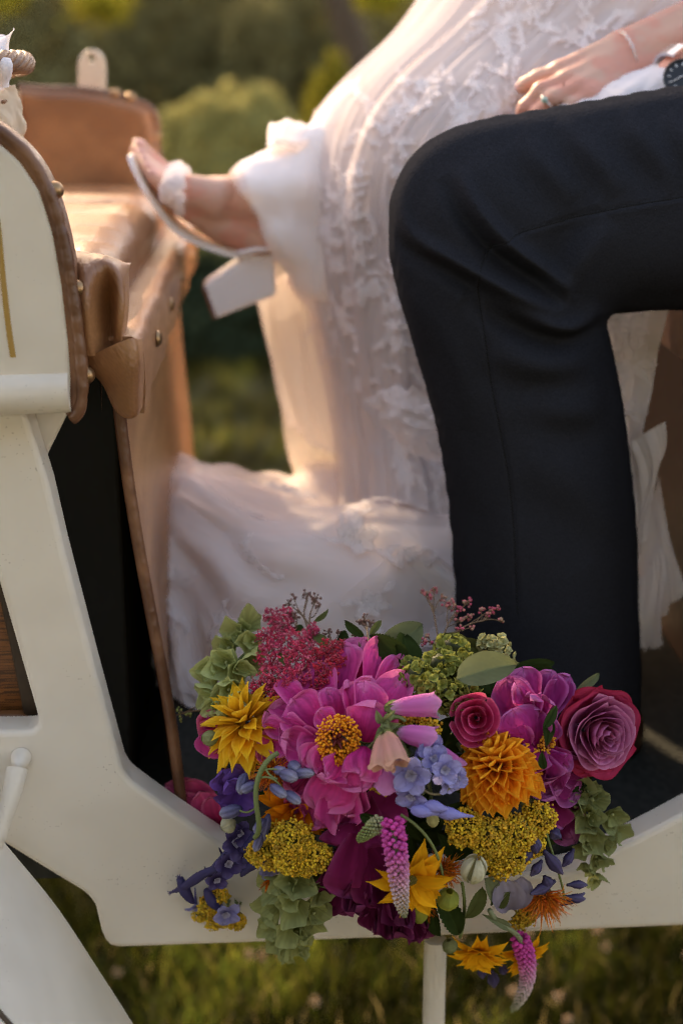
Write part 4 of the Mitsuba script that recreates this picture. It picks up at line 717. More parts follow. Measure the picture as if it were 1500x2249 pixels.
tm = inflate(denser(sm, 220), 0.004, 0.082, YL); trimesh.smoothing.filter_taubin(tm, 0.5, 0.51, 40); tm = tm.subdivide()
trimesh.smoothing.filter_taubin(tm, 0.5, 0.51, 30)
V = np.array(tm.vertices); front = np.clip((YL - V[:, 1]) / 0.04, 0, 1)
def near_curve(px, Y=0.14):
    c = resample(PL([(x, y, Y) for x, y in px])[:, [0, 2]], 120); t = cKDTree(c); d, i = t.query(V[:, [0, 2]])
    tg = np.gradient(c, axis=0); tg /= np.linalg.norm(tg, axis=1, keepdims=True); e = V[:, [0, 2]] - c[i]; sg = np.sign(tg[i, 0] * e[:, 1] - tg[i, 1] * e[:, 0])
    w = np.clip(np.sin(np.clip(i / 119.0, 0, 1) * math.pi), 0, 1) ** 0.8; return d * sg, w
disp = np.zeros(len(V))
for px, amp, wd in (([(878, 440), (888, 480), (903, 515), (940, 545), (975, 562), (1040, 596), (1100, 626), (1175, 662), (1262, 682)], .0075, .0085), ([(1010, 375), (1022, 405), (1037, 442), (1070, 490), (1110, 532), (1175, 580), (1232, 626), (1256, 668)], .0085, .0085),
                    ([(1040, 618), (1125, 672), (1200, 708), (1255, 718), (1300, 704), (1330, 682)], .0085, .010), ([(1245, 265), (1290, 320), (1335, 390), (1350, 430)], .004, .014), ([(1380, 255), (1425, 310), (1470, 375), (1490, 420)], .004, .014), ([(1150, 300), (1210, 370), (1262, 440)], .0032, .015),
                    ([(1480, 250), (1520, 320), (1570, 400)], .004, .014), ([(905, 650), (960, 730), (1010, 850), (1030, 960)], .003, .016), ([(1080, 760), (1180, 800), (1300, 790)], .0035, .016), ([(1160, 860), (1260, 900), (1350, 890)], .0028, .018), ([(940, 820), (1010, 980), (1040, 1150)], .0025, .02), ([(1150, 1000), (1280, 1080), (1370, 1200)], .0025, .025), ([(1340, 480), (1280, 560), (1250, 640)], .005, .016)):
    d, w = near_curve(px); wd = wd * .85; disp += 2.3 * w * amp * (np.exp(-(d / wd) ** 2) - 0.8 * np.exp(-((d + 1.6 * wd) / (1.2 * wd)) ** 2))
disp += (meshkit.fbm(V * [10, 10, 6], 3) - 0.5) * 0.008
for px, a in (([(1700, 395), (1500, 430), (1400, 446), (1300, 466), (1200, 492), (1110, 523), (1075, 552), (1050, 590)], .0016), ([(1047, 600), (1060, 700), (1078, 830), (1098, 940), (1118, 1050), (1130, 1180), (1138, 1350)], .0016)):
    d, w = near_curve(px); disp += a * (np.clip(w * 3, 0, 1)) * (np.exp(-((d - .0035) / .004) ** 2) * .6 - np.exp(-(d / .0016) ** 2))
V[:, 1] -= disp * front; tm.vertices = V
trou = put(groom, 'trousers', tm, 'suit_wool', smooth=True, label='dark navy wool suit trousers with a side seam')
fs = LinearNDInterpolator(V[V[:, 1] < YL - .02][:, [0, 2]], V[V[:, 1] < YL - .02][:, 1])
for px in ([(1500, 430), (1400, 446), (1300, 466), (1200, 492), (1110, 523), (1075, 552), (1050, 590)], [(1047, 600), (1060, 700), (1078, 830), (1098, 940), (1118, 1050), (1130, 1180), (1138, 1350)]):
    c = resample(PL([(x, y, .14) for x, y in px])[:, [0, 2]], 90); y = fs(c); ok = ~np.isnan(y); put(trou, 'seam', tube(np.stack([c[ok, 0], y[ok] - .0001, c[ok, 1]], 1), .0007, 5), 'suit_seam', smooth=True)
gb = bones([B((1800, 400, YL + .015), (1040, 450, YL + .015), .055, .042), B((1040, 450, YL + .015), (1180, 1500, YL + .01), .040, .035), B((1180, 1500, YL), (1200, 1600, YL), .03, .03)], .010, .02)
gw = [B((1560, 120, .40), (1490, 172, .385), .028, .0235), B((1490, 172, .385), (1448, 236, .375), .022, .024)] + [B((1452 - 8 * i, 236 + 5 * i, .36 + .012 * i), (1415 - 6 * i, 292 + 4 * i, .36 + .012 * i), .0105, .009) for i in range(4)] + [B((1415 - 6 * i, 292 + 4 * i, .36 + .012 * i), (1405 - 4 * i, 335 - 3 * i, .365 + .012 * i), .009, .0078) for i in range(4)] + [B((1470, 215, .36), (1455, 285, .352), .011, .0085)]
put(groom, 'body', cat([gb, bones(gw, .003, .006)]), 'skin', smooth=True)
shoe = bones([B((1330, 1590, YL), (1330, 1640, YL), .034, .034), B((1330, 1600, YL), (1200, 1610, YL), .036, .036), B((1200, 1612, YL), (1060, 1636, YL), .036, .026)], .005, .012, extra=lambda X, f: np.maximum(f, (ZF + .004) - X[..., 2]))
put(groom, 'shoe', shoe, 'shoe_leather', smooth=True)
wt = thing('wristwatch', 'steel wristwatch with a black dial at the edge above the trouser leg', 'watch')
wc, wn = P(1498, 171, .350), unit([-0.25, -0.85, 0.42]); wu = unit(np.cross(wn, [0, 0, 1])); wv = np.cross(wn, wu)
def disc(c, n, r, h, seg=40): m = trimesh.creation.cylinder(radius=r, height=h, sections=seg); m.apply_transform(trimesh.geometry.align_vectors([0, 0, 1], n)); m.apply_translation(c); return m
put(wt, 'case', disc(wc, wn, .0185, .009), 'silver', smooth=30); put(wt, 'bezel', cat([tube([wc + wn * .005 + .0165 * (wu * math.cos(x) + wv * math.sin(x)) for x in np.linspace(0, 2 * math.pi, 41)], .0018, 8, cap=False)]), 'steel_dark', smooth=True)
put(wt, 'dial', disc(wc + wn * .0046, wn, .0152, .0006), 'steel_dark', smooth=30)
for k in range(12):
    a = k * math.pi / 6; o = wu * math.cos(a) + wv * math.sin(a); put(wt, 'hour_mark', tube([wc + wn * .0052 + o * .0108, wc + wn * .0052 + o * .0138], .0008, 6), 'silver', smooth=True)
for a, L in ((0.6, .010), (2.7, .007)): put(wt, 'hand', tube([wc + wn * .0056, wc + wn * .0056 + (wu * math.cos(a) + wv * math.sin(a)) * L], .0007, 6), 'silver', smooth=True)
ca = unit(P(1490, 172, .385) - P(1560, 120, .40)); e1 = unit(wn - ca * np.dot(wn, ca)); e2 = np.cross(ca, e1)
for k in range(18):
    a = 0.55 + k * (2 * math.pi - 1.1) / 17; c = P(1497, 166, .384) + .0295 * (e1 * math.cos(a) + e2 * math.sin(a)); m = trimesh.creation.box([.017, .0085, .003]); M = np.eye(4); M[:3, 0] = ca; M[:3, 1] = -e1 * math.sin(a) + e2 * math.cos(a); M[:3, 2] = e1 * math.cos(a) + e2 * math.sin(a); M[:3, 3] = c; m.apply_transform(M); put(wt, 'bracelet_link', m, 'silver', smooth=False)
# ================================================================ the bouquet on the sill
bq = thing('bouquet', 'large colourful bridal bouquet of peonies, roses and dahlias lying over the carriage sill', 'bouquet')
RB = np.random.default_rng(2024)
def depth(px, py):
    "the bouquet's rounded front"
    return -0.105 + 0.085 * ((px - 890) / 520) ** 2 + 0.125 * max(0.0, (1760 - py) / 400) ** 2 + 0.055 * max(0.0, (py - 1800) / 300) ** 2
def Q(px, py, dy=0.0): return P(px, py, depth(px, py) + dy)
def shade(cols, u):
    "colour ramp along u"
    c = np.array(cols, float); x = np.clip(u, 0, 1) * (len(c) - 1); i = np.minimum(x.astype(int), len(c) - 2); f = (x - i)[..., None]
    return c[i] * (1 - f) + c[i + 1] * f
PROF = {'ovate': lambda u: np.sin(math.pi * np.clip(u, 0, 1) ** 0.75) ** 0.75, 'obovate': lambda u: (0.22 + 0.78 * np.sin(math.pi / 2 * np.clip(u * 1.25, 0, 1))) * np.sqrt(np.clip(1 - (np.clip(u - 0.62, 0, 1) / 0.38) ** 2.6, 0, 1)),
        'cupped': lambda u: np.clip(np.sin(math.pi * (0.10 + 0.90 * np.clip(u, 0, 1)) ** 1.1), 0, 1) ** 0.7 * np.clip((1 - u) * 4, 0, 1) ** 0.6, 'leaf': lambda u: np.clip(u, 0, 1) ** .58 * np.clip(1 - u, 0, 1) ** 1.0 * 2.2,
        'lance': lambda u: np.clip(np.sin(math.pi * (0.14 + 0.86 * np.clip(u, 0, 1)) ** 1.05), 0, 1) ** 0.9 * np.clip((1 - u) * 2.6, 0, 1) ** 0.55, 'round': lambda u: np.sqrt(np.clip(1 - (2 * np.clip(u, 0, 1) - 1) ** 2, 0, 1)) ** 0.9}
def petal(base, tip, width, up, prof='obovate', cup=0.25, arc=0.15, curl=0.0, ruffle=0.0, notch=0.0, na=15, nb=11, r=None, twist=0.0):
    "petal from base to tip; `up` is the side it shows; arc bows the spine towards up, curl rolls the tip back (negative: inwards)"
    r = r or RB; base, tip = np.asarray(base, float), np.asarray(tip, float); y = tip - base; L = np.linalg.norm(y); y /= L; z = unit(up - y * np.dot(up, y)); x = np.cross(y, z)
    u = np.linspace(0, 1, na)[:, None]; v = np.linspace(-1, 1, nb)[None]
    w = width / 2 * PROF[prof](u) + 0.012 * width
    ph, k1 = r.uniform(0, 6.28), r.uniform(3.0, 5.0)
    zz = arc * L * np.sin(math.pi * u) + cup * width * 0.5 * (v ** 2 - 0.15) * np.sin(math.pi * np.clip(u * 0.8 + 0.12, 0, 1)) + ruffle * width * u ** 1.5 * (np.sin(v * k1 + ph) * np.abs(v) * 0.6 + 0.5 * np.sin(u * 9 + v * 4 + ph * 2) * v ** 2)
    zz = zz - curl * L * np.clip(u - 0.6, 0, 1) ** 2 * 3.2
    uu = u - 0.045 * min(1, ruffle * 6) * u ** 5 * (np.sin(v * 13 + ph * 3) + .6 * np.sin(v * 23 + ph)) - notch * 0.12 * np.exp(-(v / 0.3) ** 2) * u ** 6 - 0.03 * ruffle * 6 * u ** 6 * np.sin(v * 9 + ph) - np.abs(curl) * 0.25 * np.clip(u - 0.7, 0, 1)
    tw = twist * u; xx = w * v
    return base + y * (uu * L)[..., None] + x * (xx * np.cos(tw) + 0 * u)[..., None] + z * (zz + xx * np.sin(tw))[..., None], np.repeat(u, nb, 1), np.repeat(v, na, 0)
def pcol(cols, u, v, edge=None, vein=0.10, r=None, jit=0.08):
    r = r or RB; c = shade(cols, u + 0.05 * np.sin(v * 7 + r.uniform(0, 6)))
    st = 1 + vein * (meshkit.noise(np.stack([v * 7 + r.uniform(0, 50), u * 1.2, 0 * u], -1)) - 0.5) * 2
    c = c * st[..., None] * (1 + r.uniform(-jit, jit))
    if edge is not None: e = np.clip((np.abs(v) - 0.72) / 0.28, 0, 1) ** 1.5 * 0.6 + np.clip((u - 0.86) / 0.14, 0, 1) ** 1.5 * 0.7; c = c * (1 - np.clip(e, 0, 1)[..., None]) + np.array(edge) * np.clip(e, 0, 1)[..., None]
    return np.clip(c, 0.002, 0.95).reshape(-1, 3)
def addp(k, geo, cols, name='petal', edge=None, bsdf='petal', vein=0.10, jit=0.08, fine=0.0):
    G, u, v = geo; c = pcol(cols, u, v, edge, vein, jit=jit)
    if fine: q = np.stack([v * 17, u * 2.0, 0 * u + RB.uniform(0, 99)], -1); w = meshkit.noise(q) - .5; c = np.clip(c * (1 + fine * 2 * w + .12 * (meshkit.fbm(np.stack([v * 3, u * 4, 0 * u + 7], -1), 3) - .5) * 2).reshape(-1, 1), .002, .95); G = G + gnormals(G) * (w * .0007)[..., None]
    return put(k, name, gmesh(G), bsdf, color=c)
def solid(k, name, ms, cs, kind=None, label=None):
    "meshes with one colour each (or per-vertex colours), joined"
    C = np.vstack([np.tile(c, (len(m.vertices), 1)) if np.ndim(c) == 1 else c for m, c in zip(ms, cs)]); return put(k, name, cat(ms), 'plant_solid', color=np.clip(C, 0.001, 0.95), kind=kind, label=label)
def ball(c, r, s=1, sq=(1, 1, 1)): b = trimesh.creation.icosphere(subdivisions=s); b.vertices = b.vertices * r * np.array(sq) + c; return b
TOCAM = unit([0, -1, 0.25])
def frame(n): n = unit(n); u = unit(np.cross([0, 0, 1], n)); return u, np.cross(n, u), n
GREEN, DKGREEN, STEM = (0.10, 0.13, 0.035), (0.022, 0.035, 0.010), (0.13, 0.16, 0.05)
# --- leaves: broad ones that show, and the dark ones that fill the inside
def leafm(k, base, tip, width, cols, up=TOCAM, serr=0.0, cup=0.35, arc=0.10, name='leaf', label=None, na=26, nb=13, curl=0.05):
    G, u, v = petal(base, tip, width, up, 'leaf', cup, arc, curl, 0.05, na=na, nb=nb)
    if serr:
        ax = (G[:, :1] + G[:, -1:]) / 2; s = 1 + serr * (((u * 13) % 1) - 0.5) * np.clip((np.abs(v) - 0.6) / 0.4, 0, 1); G = ax + (G - ax) * s[..., None]
    G = G - (unit(up) * 0.0012) * (np.exp(-(v / 0.07) ** 2))[..., None]
    vn = np.exp(-(v / 0.06) ** 2) * 0.5 + 0.30 * np.exp(-(((u * 7 - np.abs(v) * 2.4) % 1 - 0.5) / 0.10) ** 2) * (np.abs(v) > 0.05)
    c = shade(cols, u) * (1 + 0.25 * (meshkit.noise(G * 90) - 0.5))[..., None]; c = c * (1 - 0.45 * vn[..., None]) + np.array(cols[-1]) * 1.7 * 0.45 * vn[..., None]
    return put(k, name, gmesh(G), 'leafy', color=np.clip(c, 0, 0.9).reshape(-1, 3), label=label)
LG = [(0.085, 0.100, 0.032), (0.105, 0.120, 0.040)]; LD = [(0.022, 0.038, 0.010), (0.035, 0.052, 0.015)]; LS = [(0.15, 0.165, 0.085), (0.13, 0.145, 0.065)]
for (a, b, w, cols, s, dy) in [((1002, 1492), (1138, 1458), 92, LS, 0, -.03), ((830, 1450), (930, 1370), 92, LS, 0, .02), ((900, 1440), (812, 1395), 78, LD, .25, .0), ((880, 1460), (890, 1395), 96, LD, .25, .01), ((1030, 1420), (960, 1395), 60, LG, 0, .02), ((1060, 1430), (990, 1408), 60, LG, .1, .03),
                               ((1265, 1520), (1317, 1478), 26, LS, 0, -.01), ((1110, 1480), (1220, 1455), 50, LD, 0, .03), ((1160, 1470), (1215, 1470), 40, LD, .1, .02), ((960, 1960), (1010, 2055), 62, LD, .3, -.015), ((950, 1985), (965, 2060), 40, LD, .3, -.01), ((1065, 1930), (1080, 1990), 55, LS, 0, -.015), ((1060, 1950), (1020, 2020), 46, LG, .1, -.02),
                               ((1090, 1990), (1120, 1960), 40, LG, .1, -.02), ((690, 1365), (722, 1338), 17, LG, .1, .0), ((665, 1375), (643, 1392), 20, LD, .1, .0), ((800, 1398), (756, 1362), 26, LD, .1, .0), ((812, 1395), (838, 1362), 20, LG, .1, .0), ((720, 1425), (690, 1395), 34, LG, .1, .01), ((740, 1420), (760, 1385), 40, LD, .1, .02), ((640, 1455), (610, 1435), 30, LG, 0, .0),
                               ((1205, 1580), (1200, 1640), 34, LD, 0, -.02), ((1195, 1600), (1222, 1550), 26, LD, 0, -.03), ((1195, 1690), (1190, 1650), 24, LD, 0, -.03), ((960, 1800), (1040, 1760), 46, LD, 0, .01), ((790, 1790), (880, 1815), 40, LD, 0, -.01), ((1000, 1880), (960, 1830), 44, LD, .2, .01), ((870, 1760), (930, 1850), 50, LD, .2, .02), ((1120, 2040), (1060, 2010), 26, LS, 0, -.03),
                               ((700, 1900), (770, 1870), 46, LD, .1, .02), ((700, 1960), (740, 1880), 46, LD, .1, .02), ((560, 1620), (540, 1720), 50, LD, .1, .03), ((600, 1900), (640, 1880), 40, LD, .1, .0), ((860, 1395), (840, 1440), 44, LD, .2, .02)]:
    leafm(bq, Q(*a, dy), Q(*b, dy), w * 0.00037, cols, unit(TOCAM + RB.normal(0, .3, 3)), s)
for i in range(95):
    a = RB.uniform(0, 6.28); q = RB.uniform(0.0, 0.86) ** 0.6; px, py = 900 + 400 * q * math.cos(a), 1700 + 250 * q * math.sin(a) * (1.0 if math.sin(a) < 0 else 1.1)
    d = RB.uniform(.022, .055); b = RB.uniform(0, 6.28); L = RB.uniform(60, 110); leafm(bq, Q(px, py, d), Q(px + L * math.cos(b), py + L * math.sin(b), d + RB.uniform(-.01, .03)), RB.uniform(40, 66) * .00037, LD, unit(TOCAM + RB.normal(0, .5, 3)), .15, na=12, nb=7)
# stems running inside
ms, cs = [], []
for i in range(26):
    a, b = RB.uniform(560, 1250), RB.uniform(1480, 1900); c0 = np.array([P(900, 1500, .20)[0] + RB.uniform(-.02, .02), .16 + RB.uniform(-.02, .02), ZF + .02 + RB.uniform(0, .03)])
    e = Q(a, b, .03); put(bq, 'stem', tube(resample([c0, (c0 + e) / 2 + [0, 0, .02], e], 12), .0019, 7), 'plant_solid', color=np.tile(STEM, (12 * 7 + 2, 1)))
# --- peonies: petals laid one by one
def peony(label, specs, base_cols, edge, dy0=0.0):
    k = sub(bq, 'peony', label)
    for (b, t, w, db, dt, cup, arc, curl, rf, tone) in specs:
        cols = [np.array(c) * tone for c in base_cols]; addp(k, petal(Q(*b, db + dy0), Q(*t, dt + dy0), w * .00042, unit(TOCAM + RB.normal(0, .22, 3)), 'obovate', cup, arc * RB.uniform(.7, 1.5), curl + RB.normal(0, .05), rf * 2.0, notch=RB.uniform(0, 1.6), na=44, nb=37, twist=RB.normal(0, .22)), cols, edge=edge, vein=.26, fine=.16)
    return k
PK = [(0.44, 0.014, 0.12), (0.56, 0.040, 0.235), (0.60, 0.085, 0.32)]; PE = (0.72, 0.22, 0.47)
A = [  # base, tip, width, depth at base, depth at tip, cup, arc, curl, ruffle, tone
 ((760, 1610), (795, 1402), 92, .02, .012, .35, .05, .0, .05, .95), ((745, 1600), (762, 1420), 96, .02, .014, .4, .06, .05, .05, .92), ((790, 1590), (838, 1412), 84, .015, .005, .45, .06, .0, .06, 1.0), ((800, 1600), (880, 1443), 66, .015, .004, .3, .04, .05, .06, .95), ((800, 1620), (884, 1486), 78, .010, -.004, .3, .05, .05, .12, .95),
 ((705, 1600), (654, 1462), 124, .016, .000, .35, .06, .10, .05, 1.0), ((690, 1590), (607, 1516), 84, .012, .002, .4, .08, .12, .08, 1.0), ((715, 1612), (642, 1535), 98, .004, -.012, .45, .10, .10, .06, 1.0), ((700, 1620), (592, 1565), 82, .012, .004, .4, .08, .08, .08, .82), ((700, 1630), (580, 1600), 84, .010, .004, .4, .08, .05, .10, .80),
 ((700, 1645), (566, 1643), 84, .014, .010, .4, .05, .0, .06, .98), ((712, 1640), (625, 1620), 78, .000, -.010, .5, .12, .12, .12, .80), ((715, 1640), (618, 1585), 72, .002, -.006, .5, .10, .12, .12, .86), ((720, 1640), (655, 1648), 80, -.004, -.014, .4, .12, .10, .10, .92), ((722, 1650), (668, 1685), 90, -.004, -.016, .4, .12, .10, .10, 1.0),
 ((735, 1600), (722, 1510), 60, .000, -.020, .25, .10, .14, .04, .84), ((738, 1600), (700, 1560), 46, -.006, -.022, .3, .10, .10, .10, 1.05), ((790, 1610), (800, 1500), 96, .000, -.016, -.55, .10, -.15, .08, .94), ((795, 1625), (815, 1490), 84, .002, -.006, .55, .05, .10, .14, 1.0), ((775, 1600), (765, 1500), 66, .002, -.016, .5, .12, .22, .12, 1.05), ((800, 1630), (826, 1545), 100, -.004, -.022, -.4, .12, .0, .10, 1.0),
 ((730, 1660), (695, 1700), 92, -.006, -.020, .4, .12, .12, .16, 1.0), ((740, 1660), (720, 1706), 60, -.010, -.026, .4, .12, .16, .22, 1.02), ((745, 1665), (706, 1775), 116, .002, -.012, .30, .12, .12, .10, 1.0), ((780, 1640), (795, 1735), 100, -.006, -.016, -.5, .14, .10, .10, .95), ((800, 1640), (790, 1700), 76, -.012, -.028, -.55, .16, .10, .24, 1.0), ((800, 1650), (822, 1720), 84, .004, .000, -.3, .10, .0, .10, .85),
 ((720, 1680), (655, 1800), 92, .014, .012, .3, .05, .05, .08, .72), ((735, 1690), (688, 1815), 88, .010, .004, .3, .06, .1, .14, .80), ((745, 1690), (742, 1820), 96, .006, .000, .35, .08, .10, .20, .86), ((770, 1690), (762, 1790), 90, .006, .000, .35, .08, .10, .22, .92), ((700, 1670), (640, 1740), 76, .010, .004, .4, .08, .08, .12, .9)]
kA = peony('large open pink peony with orange stamens in the middle of the bouquet', A, PK, PE)
def stamens(k, c, n, rx, rz, L, cols, nrm, seed, core=(0.16, 0.03, 0.03)):
    r = np.random.default_rng(seed); u, w, n0 = frame(nrm); ms, cs = [], []
    for i in range(n):
        a = i * 2.39996; q = (0.25 + 0.75 * math.sqrt(i / n)); o = u * (rx * q * math.cos(a)) + w * (rz * q * math.sin(a)); h = L * (1.1 - 0.35 * q) * r.uniform(.8, 1.15)
        p1 = c + o * 0.75; p2 = c + o * 1.05 + n0 * h + r.normal(0, .0006, 3); cc = np.array(cols[r.integers(0, len(cols))])
        ms.append(tube([p1, (p1 + p2) / 2, p2], [.0003, .0003, .0004], 4)); cs.append(cc * .8); e = unit(p2 - p1 + r.normal(0, .002, 3)); ms.append(tube([p2 - e * .0010, p2, p2 + e * .0016], [.0007, .00105, .0008], 6)); cs.append(cc)
    solid(k, 'stamens', ms, cs, 'stuff'); ms, cs = [], []
    for j in range(5):
        a = j * 1.2566; o = u * math.cos(a) + w * math.sin(a); ms.append(tube(resample([c + o * .002, c + o * .0034 + n0 * L * .7, c + o * .006 + n0 * L * 1.0], 6), [.0021, .0022, .002, .0015, .001, .0006], 7)); cs.append(np.array(core))
    solid(k, 'pistil', ms, cs)
stamens(kA, Q(738, 1618, -.012), 260, .0165, .0195, .0135, [(.80, .30, .01), (.86, .40, .015), (.70, .24, .01)], unit([.12, -1, .15]), 5)
PM = [(0.24, 0.010, 0.10), (0.33, 0.024, 0.165), (0.38, 0.045, 0.21)]; PME = (0.55, 0.18, 0.44)
Bp = [((1165, 1620), (1112, 1490), 84, .006, -.004, .5, .12, .0, .06, .95), ((1170, 1600), (1150, 1470), 82, .012, .004, .5, .10, .0, .05, 1.0), ((1185, 1590), (1210, 1478), 70, .014, .006, .45, .10, .0, .06, .9), ((1180, 1580), (1250, 1486), 60, .010, .004, .4, .05, .10, .10, .92), ((1180, 1600), (1238, 1500), 56, .010, .002, .4, .05, .1, .10, .85),
      ((1160, 1640), (1128, 1560), 96, -.006, -.016, -.5, .12, .05, .06, 1.12), ((1150, 1650), (1110, 1600), 80, .004, -.006, .4, .1, .05, .06, 1.05), ((1165, 1560), (1140, 1515), 46, -.006, -.022, .4, .12, .16, .35, 1.25), ((1170, 1570), (1165, 1520), 50, -.006, -.022, .5, .12, .2, .40, 1.2), ((1180, 1575), (1188, 1525), 46, -.004, -.020, .5, .12, .2, .40, 1.2), ((1185, 1585), (1205, 1540), 44, -.002, -.018, .5, .12, .2, .40, 1.0),
      ((1180, 1640), (1170, 1560), 50, -.004, -.018, .5, .12, .2, .3, .9), ((1190, 1640), (1215, 1585), 44, -.002, -.014, .5, .12, .2, .3, .85), ((1185, 1640), (1150, 1690), 66, -.002, -.010, .4, .1, .1, .25, .95), ((1180, 1650), (1190, 1720), 76, -.002, -.008, .4, .1, .1, .30, .85), ((1190, 1650), (1225, 1700), 70, -.002, -.010, .4, .1, .15, .40, .8), ((1200, 1640), (1245, 1690), 56, .002, -.006, .4, .1, .15, .40, .85),
      ((1185, 1660), (1215, 1745), 88, .012, .012, .3, .05, .05, .10, .62), ((1200, 1660), (1272, 1740), 110, .018, .016, .25, .05, .05, .08, .55), ((1195, 1700), (1235, 1810), 78, .024, .02, .2, .04, .0, .06, .62), ((1190, 1690), (1150, 1740), 70, .014, .012, .3, .05, .05, .10, .6), ((1190, 1670), (1285, 1700), 80, .022, .02, .25, .05, .05, .08, .5), ((1200, 1720), (1260, 1840), 84, .03, .028, .2, .04, .0, .06, .4)]
kB = peony('deep magenta ruffled peony between the small pink rose and the big rose', Bp, PM, PME)
stamens(kB, Q(1192, 1625, -.004), 50, .008, .010, .007, [(.55, .22, .012), (.6, .3, .015)], unit([.5, -1, -.1]), 6)
PD = [(0.075, 0.005, 0.024), (0.125, 0.010, 0.055), (0.165, 0.020, 0.085)]; PDE = (0.25, 0.055, 0.15)
Cp = [((770, 1860), (738, 1960), 96, .006, .002, .3, .06, .05, .08, .8), ((760, 1850), (712, 2000), 76, .008, .006, .3, .06, .05, .06, .75), ((770, 1880), (730, 2008), 74, .004, .004, .3, .06, .05, .06, .95), ((790, 1830), (795, 1960), 150, -.006, -.010, -.3, .08, .0, .08, 1.5), ((800, 1850), (850, 1980), 120, -.006, -.006, -.3, .08, .05, .10, 1.25), ((780, 1810), (775, 1870), 130, -.002, -.008, -.3, .08, .0, .06, 1.3),
      ((800, 1910), (800, 2010), 60, -.002, -.010, .5, .10, .1, .35, .65), ((820, 1930), (830, 2030), 66, -.002, -.012, .5, .10, .15, .40, .6), ((850, 1950), (860, 2045), 70, -.002, -.012, .5, .10, .15, .40, .6), ((870, 1970), (895, 2055), 66, -.002, -.012, .5, .10, .15, .40, .55), ((890, 1980), (925, 2070), 62, .002, -.006, .4, .08, .1, .25, .6), ((830, 1960), (815, 2050), 60, .004, .000, .4, .08, .1, .12, .8), ((860, 1990), (845, 2058), 54, .004, .000, .4, .08, .1, .12, .85), ((800, 1900), (780, 1985), 60, -.004, -.012, .5, .1, .15, .3, .7),
      ((860, 1940), (890, 2010), 70, -.004, -.016, .5, .1, .2, .45, .55), ((830, 1920), (850, 1990), 66, -.004, -.016, .5, .1, .2, .45, .5), ((885, 2000), (928, 2040), 60, -.002, -.010, .5, .1, .2, .45, .6), ((880, 2010), (940, 2060), 50, .002, .0, .4, .08, .1, .2, .7)]
kC = peony('dark crimson peony hanging low over the cream sill', Cp, PD, PDE)
for b, t, w, d, tone in [((800, 1740), (770, 1840), 140, .012, 1.9), ((850, 1720), (830, 1810), 120, .016, 1.7), ((860, 1680), (842, 1730), 90, .004, 2.6), ((480, 1600), (452, 1662), 74, .012, 3.0), ((470, 1600), (447, 1600), 60, .014, 3.0), ((1210, 1760), (1235, 1820), 70, .02, 1.5)]:
    addp(bq, petal(Q(*b, d), Q(*t, d - .006), w * .000372, unit(TOCAM + RB.normal(0, .1, 3)), 'obovate', .2, .08, .04, .06, na=17, nb=13), [np.array(c) * tone for c in PD], edge=np.array(PDE) * tone * .8)
# --- roses: petals wrapped round an axis
def rose(label, c, n, R, specs, seed):
    k = sub(bq, 'rose', label); r = np.random.default_rng(seed); u, w, n0 = frame(n)
    for (rad, h0, h1, span, phi, lip, cols, edge, na, pt) in specs:
        t = np.linspace(0, 1, na)[:, None]; s = np.linspace(-1, 1, 21)[None]; hgt = 1 - 0.22 * np.abs(s) ** 2.4 - pt * 0.0 + pt * 0.10 * np.exp(-(s / 0.16) ** 2)
        rr = R * rad * (0.35 + 0.65 * np.sin(math.pi / 2 * np.clip(t * 1.15, 0, 1))) + R * lip * np.clip(t - 0.62, 0, 1) ** 1.6 * 3.0 * (1 + 0.25 * np.sin(s * 5 + phi * 3)) + R * 0.035 * s * 1.0 + R * 0.02 * np.sin(s * 4 + t * 3 + phi)
        hh = R * (h0 + (h1 - h0) * t * hgt) - R * lip * np.clip(t - 0.8, 0, 1) ** 2 * 4.0; a = phi + s * span / 2 * (0.55 + 0.45 * np.sin(math.pi / 2 * np.clip(t * 1.3, 0, 1))) * (1 - 0.16 * np.clip(t - .7, 0, 1) * 3)
        G = np.asarray(c) + (rr * np.cos(a))[..., None] * u + (rr * np.sin(a))[..., None] * w + hh[..., None] * n0
        put(k, 'petal', gmesh(G), 'petal', color=pcol(cols, t + 0 * s, s + 0 * t, edge, .14, r))
    return k
MI = [(0.30, 0.030, 0.12), (0.47, 0.10, 0.25), (0.52, 0.16, 0.33)]; MIE = (0.60, 0.25, 0.42); MO = [(0.36, 0.016, 0.060), (0.42, 0.030, 0.10), (0.44, 0.05, 0.13)]; MOE = (0.30, 0.016, 0.040)
sp = []
for i in range(17):
    f = i / 16; sp.append((0.08 + 0.56 * f ** 0.9, -0.35, 0.50 - 0.22 * f ** 2 + (0.03 if i % 2 else 0), 4.2 - 2.1 * f, i * 2.25, 0.015 + 0.17 * f ** 1.5, MI, MIE, 16, 1.0))
for i, (ph, rad, h1, lip) in enumerate([(0.2, .80, .10, .30), (2.3, .82, .14, .34), (3.5, .84, .04, .30), (4.9, .86, .10, .34), (1.2, .88, .06, .26), (3.0, .94, -.04, .22), (3.9, .95, -.08, .20)]): sp.append((rad, -0.65, h1, 2.0, ph, lip, MO, MOE, 18, .6))
for ph in (.6, 2.1, 3.7, 5.3): sp.append((.70, -.5, .20, 2.3, ph, .22, MI, MIE, 16, .8))
rose('big two tone rose, crimson outside and mauve inside, at the right end of the bouquet', Q(1318, 1608, -.012), [.28, -1, .18], 97 * .00037, sp, 9)
PR = [(0.45, 0.020, 0.10), (0.60, 0.05, 0.18), (0.62, 0.09, 0.22)]; PRE = (0.70, 0.20, 0.32); sp = []
for i in range(12):
    f = i / 11; sp.append((0.10 + 0.74 * f ** 0.9, -0.4, 0.60 - 0.36 * f ** 1.5 + .05 * (i % 3), 3.6 - 1.7 * f, i * 2.1, 0.01 + 0.10 * f, PR, PRE, 14, .5))
